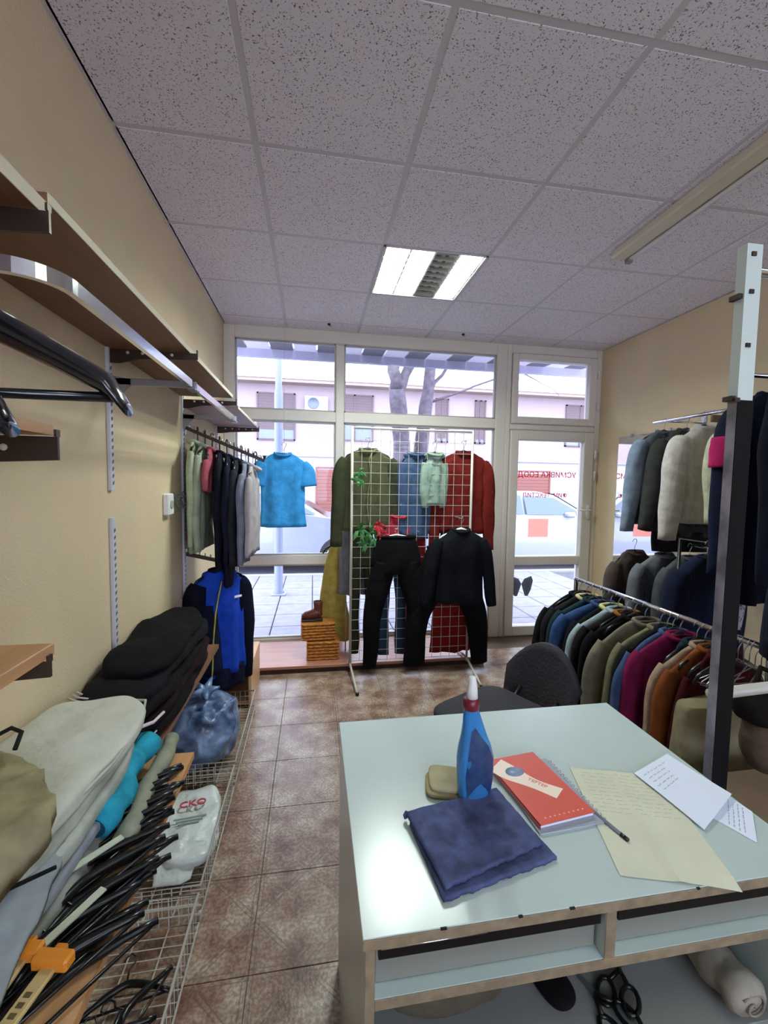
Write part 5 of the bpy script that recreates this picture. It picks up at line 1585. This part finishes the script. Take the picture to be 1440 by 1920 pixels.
for i in range(28):
    y = 1.20 - i * .0172
    x = -.485 - rr.random() * .030 + .0024 * i
    flat_hanger(x, y - .01, .602 + .012 * (i % 3) + .004 * (i % 2), .95 + rr.uniform(-.12, .12), rr.uniform(-.06, .06), 'black plastic hanger lying on the bench, ' + places[i // 2] + (', lower' if i % 2 else ', upper'), w=.26 + rr.random() * .06)
# wooden hangers with orange clips
ORC = mat('orange plastic', '#d8862a', rough=.35)
CRW = mat('pale wood', '#c0a873', rough=.5)
for i, (x, y, a, lb) in enumerate(((-.460, .735, 1.78, 'left'), (-.405, .715, 1.66, 'right'))):
    t = thing('wooden_trouser_hanger', 'flat pale wooden hanger bar with a printed band and an orange clip, the ' + lb + ' one', 'hanger', (x, y, .665), a - PI / 2 - .30)
    MB().box(-.012, -.26, 0, .012, .0, .008, bev=.002).build('wooden_bar', CRW, t)
    MB().box(-.030, -.012, -.001, .030, .012, .020, bev=.004).box(-.010, .0, .0, .010, .022, .016, bev=.003).build('clip', ORC, t)
    s = MB()
    for k in range(14):
        s.box(-.005, -.05 - k * .013, .008, .005, -.043 - k * .013, .0086)
    s.build('printed_marks', mat('brown print', '#5a4a2a', rough=.7), t)
for i, (x0_, y0_, x1_, y1_, z_, lb) in enumerate(((-.455, .75, -.395, .86, .650, 'pale strip of card under the black hangers, near the orange clips'), (-.46, .98, -.40, 1.22, .605, 'cream paper tag strip under the far black hangers'), (-.50, .88, -.41, .98, .655, 'grey-white card strip between the black hangers'))):
    t = MB(); d = Vector((x1_ - x0_, y1_ - y0_, 0)); s = Vector((-d.y, d.x, 0)).normalized() * .0075
    a = Vector((x0_, y0_, 0)); b = Vector((x1_, y1_, 0))
    t.add([a - s, b - s, b + s, a + s, a - s + Vector((0, 0, .003)), b - s + Vector((0, 0, .003)), b + s + Vector((0, 0, .003)), a + s + Vector((0, 0, .003))], [(0, 1, 2, 3), (4, 5, 6, 7), (0, 1, 5, 4), (1, 2, 6, 5), (2, 3, 7, 6), (3, 0, 4, 7)])
    tag(t.build('card_strip', mat('pale card', '#c4c9b4', rough=.7), None, (0, 0, z_)), lb, 'card')
# hangers on the near low shelf
for i in range(7):
    t = flat_hanger(-.60 + .01 * (i % 3), .70 - .012 * i, 1.151 + .0125 * i, .15 + rr.uniform(-.5, .5), 0, 'black plastic hanger piled on the low shelf at the left edge, ' + ['lowest', 'second from below', 'third from below', 'fourth from below', 'third from the top', 'second from the top', 'topmost'][i], w=.24, group='black hangers on the low shelf')
# big coat hangers on the chrome rail
def coat_hanger(x, y, z, label, w=.45, rz=0, s=1):
    t = thing('coat_hanger', label, 'hanger', (x, y, z), rz)
    MB().tube([(-.022, 0, -.008), (-.018, 0, .008), (0, 0, .019), (.018, 0, .010), (.021, 0, -.008), (.008, 0, -.03), (0, 0, -.05), (0, 0, -.10)], .002, 6).build('hook', CHROME, t)
    mb = MB(); P = []; n = 24; vs = []; fs = []
    for i in range(n + 1):
        f = -1 + 2 * i / n; g = abs(f)
        zz = -.080 - .112 * g ** 1.12 + .012 * max(0, 1 - g * 4) - (.018 * ((g - .93) / .07) if g > .93 else 0)
        th = .0235 - .009 * g - (.006 * ((g - .9) / .1) if g > .9 else 0); wy = .008 + .014 * g * (1 if g < .93 else .6)
        P.append((f * w / 2, 0, zz, th, wy))
    for (x_, y_, z_, th, wy) in P:
        for k in range(12):
            a = 2 * PI * k / 12
            vs.append((x_, y_ + wy * math.cos(a), z_ + th * math.sin(a)))
    for i in range(n):
        for k in range(12):
            l = (k + 1) % 12
            fs.append((i * 12 + k, i * 12 + l, (i + 1) * 12 + l, (i + 1) * 12 + k))
    fs.append(tuple(range(12))); fs.append(tuple(n * 12 + k for k in range(12)))
    mb.add(vs, fs, smooth=True).build('shoulder_bar', mat('glossy black plastic', '#0d1118', rough=.18, coat=.4), t)
    MB().tube([(-w / 2 + .012, 0, -.196), (w / 2 - .016, 0, -.196)], .0062, 8).build('trouser_bar', mat('glossy black plastic', '#0d1118'), t)
    return t
coat_hanger(-.452, .59, 1.737, 'large glossy black coat hanger on the curved chrome rail', rz=-.02)
flat = coat_hanger(-.515, .50, 1.700, 'second black coat hanger half hidden at the left edge below the large one', w=.42)
# wire baskets on the floor level
def wire_basket(y0, y1, label, x0_=XL + .03, x1_=-.352, z0=.035, z1=.135):
    t = thing('wire_basket', label, 'basket', ((x0_ + x1_) / 2, (y0 + y1) / 2, 0))
    hx_, hy_ = (x1_ - x0_) / 2, (y1 - y0) / 2
    P = [(-hx_, -hy_), (hx_, -hy_), (hx_, hy_), (-hx_, hy_)]
    MB().tube([(a, b, z1) for a, b in P], .0042, 8, closed=True).build('rim', WHITEM, t)
    MB().tube([(a, b, z0) for a, b in P], .0035, 6, closed=True).build('lower_ring', WHITEM, t)
    m_ = MB()
    k = int(2 * hy_ / .030)
    for i in range(1, k):
        y = -hy_ + 2 * hy_ * i / k
        m_.tube([(-hx_, y, z1), (-hx_, y, z0), (hx_, y, z0), (hx_, y, z1)], .0014, 4)
    for i in range(1, 4):
        x = -hx_ + 2 * hx_ * i / 4
        m_.tube([(x, -hy_, z1), (x, -hy_, z0 - .003), (x, hy_, z0 - .003), (x, hy_, z1)], .0024, 4)
    for s in (-1, 1):
        for q in (1, 2):
            zz = z0 + (z1 - z0) * q / 3
            m_.tube([(-hx_, s * hy_, zz), (hx_, s * hy_, zz)], .0016, 4)
        for i in range(1, 12):
            x = -hx_ + 2 * hx_ * i / 12
            m_.tube([(x, s * hy_, z0), (x, s * hy_, z1)], .0014, 4)
    tag(m_.build('wire_mesh', WHITEM, t), kind='stuff')
    for a, b in P:
        MB().tube([(a * .97, b * .97, 0), (a * .97, b * .97, z0)], .006, 6).build('leg', WHITEM, t)
wire_basket(.45, 1.36, 'nearest white wire basket on the floor, holding black hangers')
wire_basket(1.39, 1.99, 'middle white wire basket on the floor, holding the white plastic bag')
wire_basket(2.02, 2.72, 'far white wire basket on the floor, holding the blue plastic bag')
for i in range(6):
    y = 1.20 - i * .075
    t = flat_hanger(-.50 + .03 * (i % 2), y, .045 + .014 * i, [.2, 1.2, .8, 2.0, 1.5, .9][i], .12 * (-1) ** i, 'black plastic hanger lying in the nearest wire basket, ' + ['farthest one', 'second farthest', 'crossing the farthest two', 'in the middle', 'second nearest', 'nearest one'][i], w=.22, group='black hangers in the wire basket')
wbg = thing('white_plastic_bag', 'white plastic bag with red lettering lying in the middle wire basket', 'bag', (-.475, 1.74, .038), .12)
WPB = mat('glossy white film', '#c9d0cc', rough=.28, bump=.8, bscale=26)
xf(softbox(.215, .40, .065, n=26, amp=.018, seed=17, sq=3.2, freq=9), Matrix.Identity(4)).build('bag_body', WPB, wbg)
drape([[(-.09, -.235, .012), (.0, -.25, .014), (.03, -.23, .012)], [(-.10, -.12, .055), (-.02, -.13, .075), (.07, -.14, .060)]], .004, WPB, 'open_flap', wbg, 5, .008)
tx = text_mesh('CKO', .048, mat('red print', '#b83a4c', rough=.5), (.0, .06, .074), (0, 0, .05), 'red_lettering', ext=.002); tx.parent = wbg
gt_ = MB()
for k in range(3):
    gt_.box(-.06 + .01 * k, -.02 - k * .014, .071, .06 - .012 * k, -.014 - k * .014, .075)
gt_.build('small_print', mat('grey green print', '#8a9c94', rough=.6), wbg)
bbg = thing('blue_plastic_bag', 'translucent blue plastic bag stuffed full in the far wire basket', 'bag', (-.535, 2.24, .04), .1)
BPB = mat('blue film', '#6d84a8', rough=.32, bump=1.0, bscale=16, var=.35, vscale=12, hex2='#3a4f78', coat=.1)
xf(softbox(.30, .38, .30, n=30, amp=.034, seed=23, sq=2.6, freq=8), Matrix.Identity(4)).build('bag_body', BPB, bbg)
kn = MB()
for k in range(5):
    a = k * 1.25
    kn.tube([(0, 0, .30), (.03 * math.cos(a), .04 * math.sin(a), .345), (.07 * math.cos(a), .09 * math.sin(a), .35 + .02 * math.sin(k))], [.016, .02, .006], 8)
kn.build('tied_top', BPB, bbg)
# wooden crate by the window
ct = thing('wooden_crate', 'pale wooden box with open front between the wire basket and the window platform', 'crate', (-.545, 2.98, 0))
MB().box(-.185, -.22, .255, .165, .22, .273, bev=.001).build('top_board', CRATEW, ct)
MB().box(-.185, -.22, 0, -.167, .22, .255, bev=.001).build('side_board', CRATEW, ct)
MB().box(.147, -.22, 0, .165, .22, .255, bev=.001).build('side_board', CRATEW, ct)
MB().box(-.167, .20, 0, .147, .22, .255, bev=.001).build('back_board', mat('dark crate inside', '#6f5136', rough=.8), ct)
MB().box(-.167, -.21, .02, .147, .20, .035, bev=.001).build('bottom_board', CRATEW, ct)
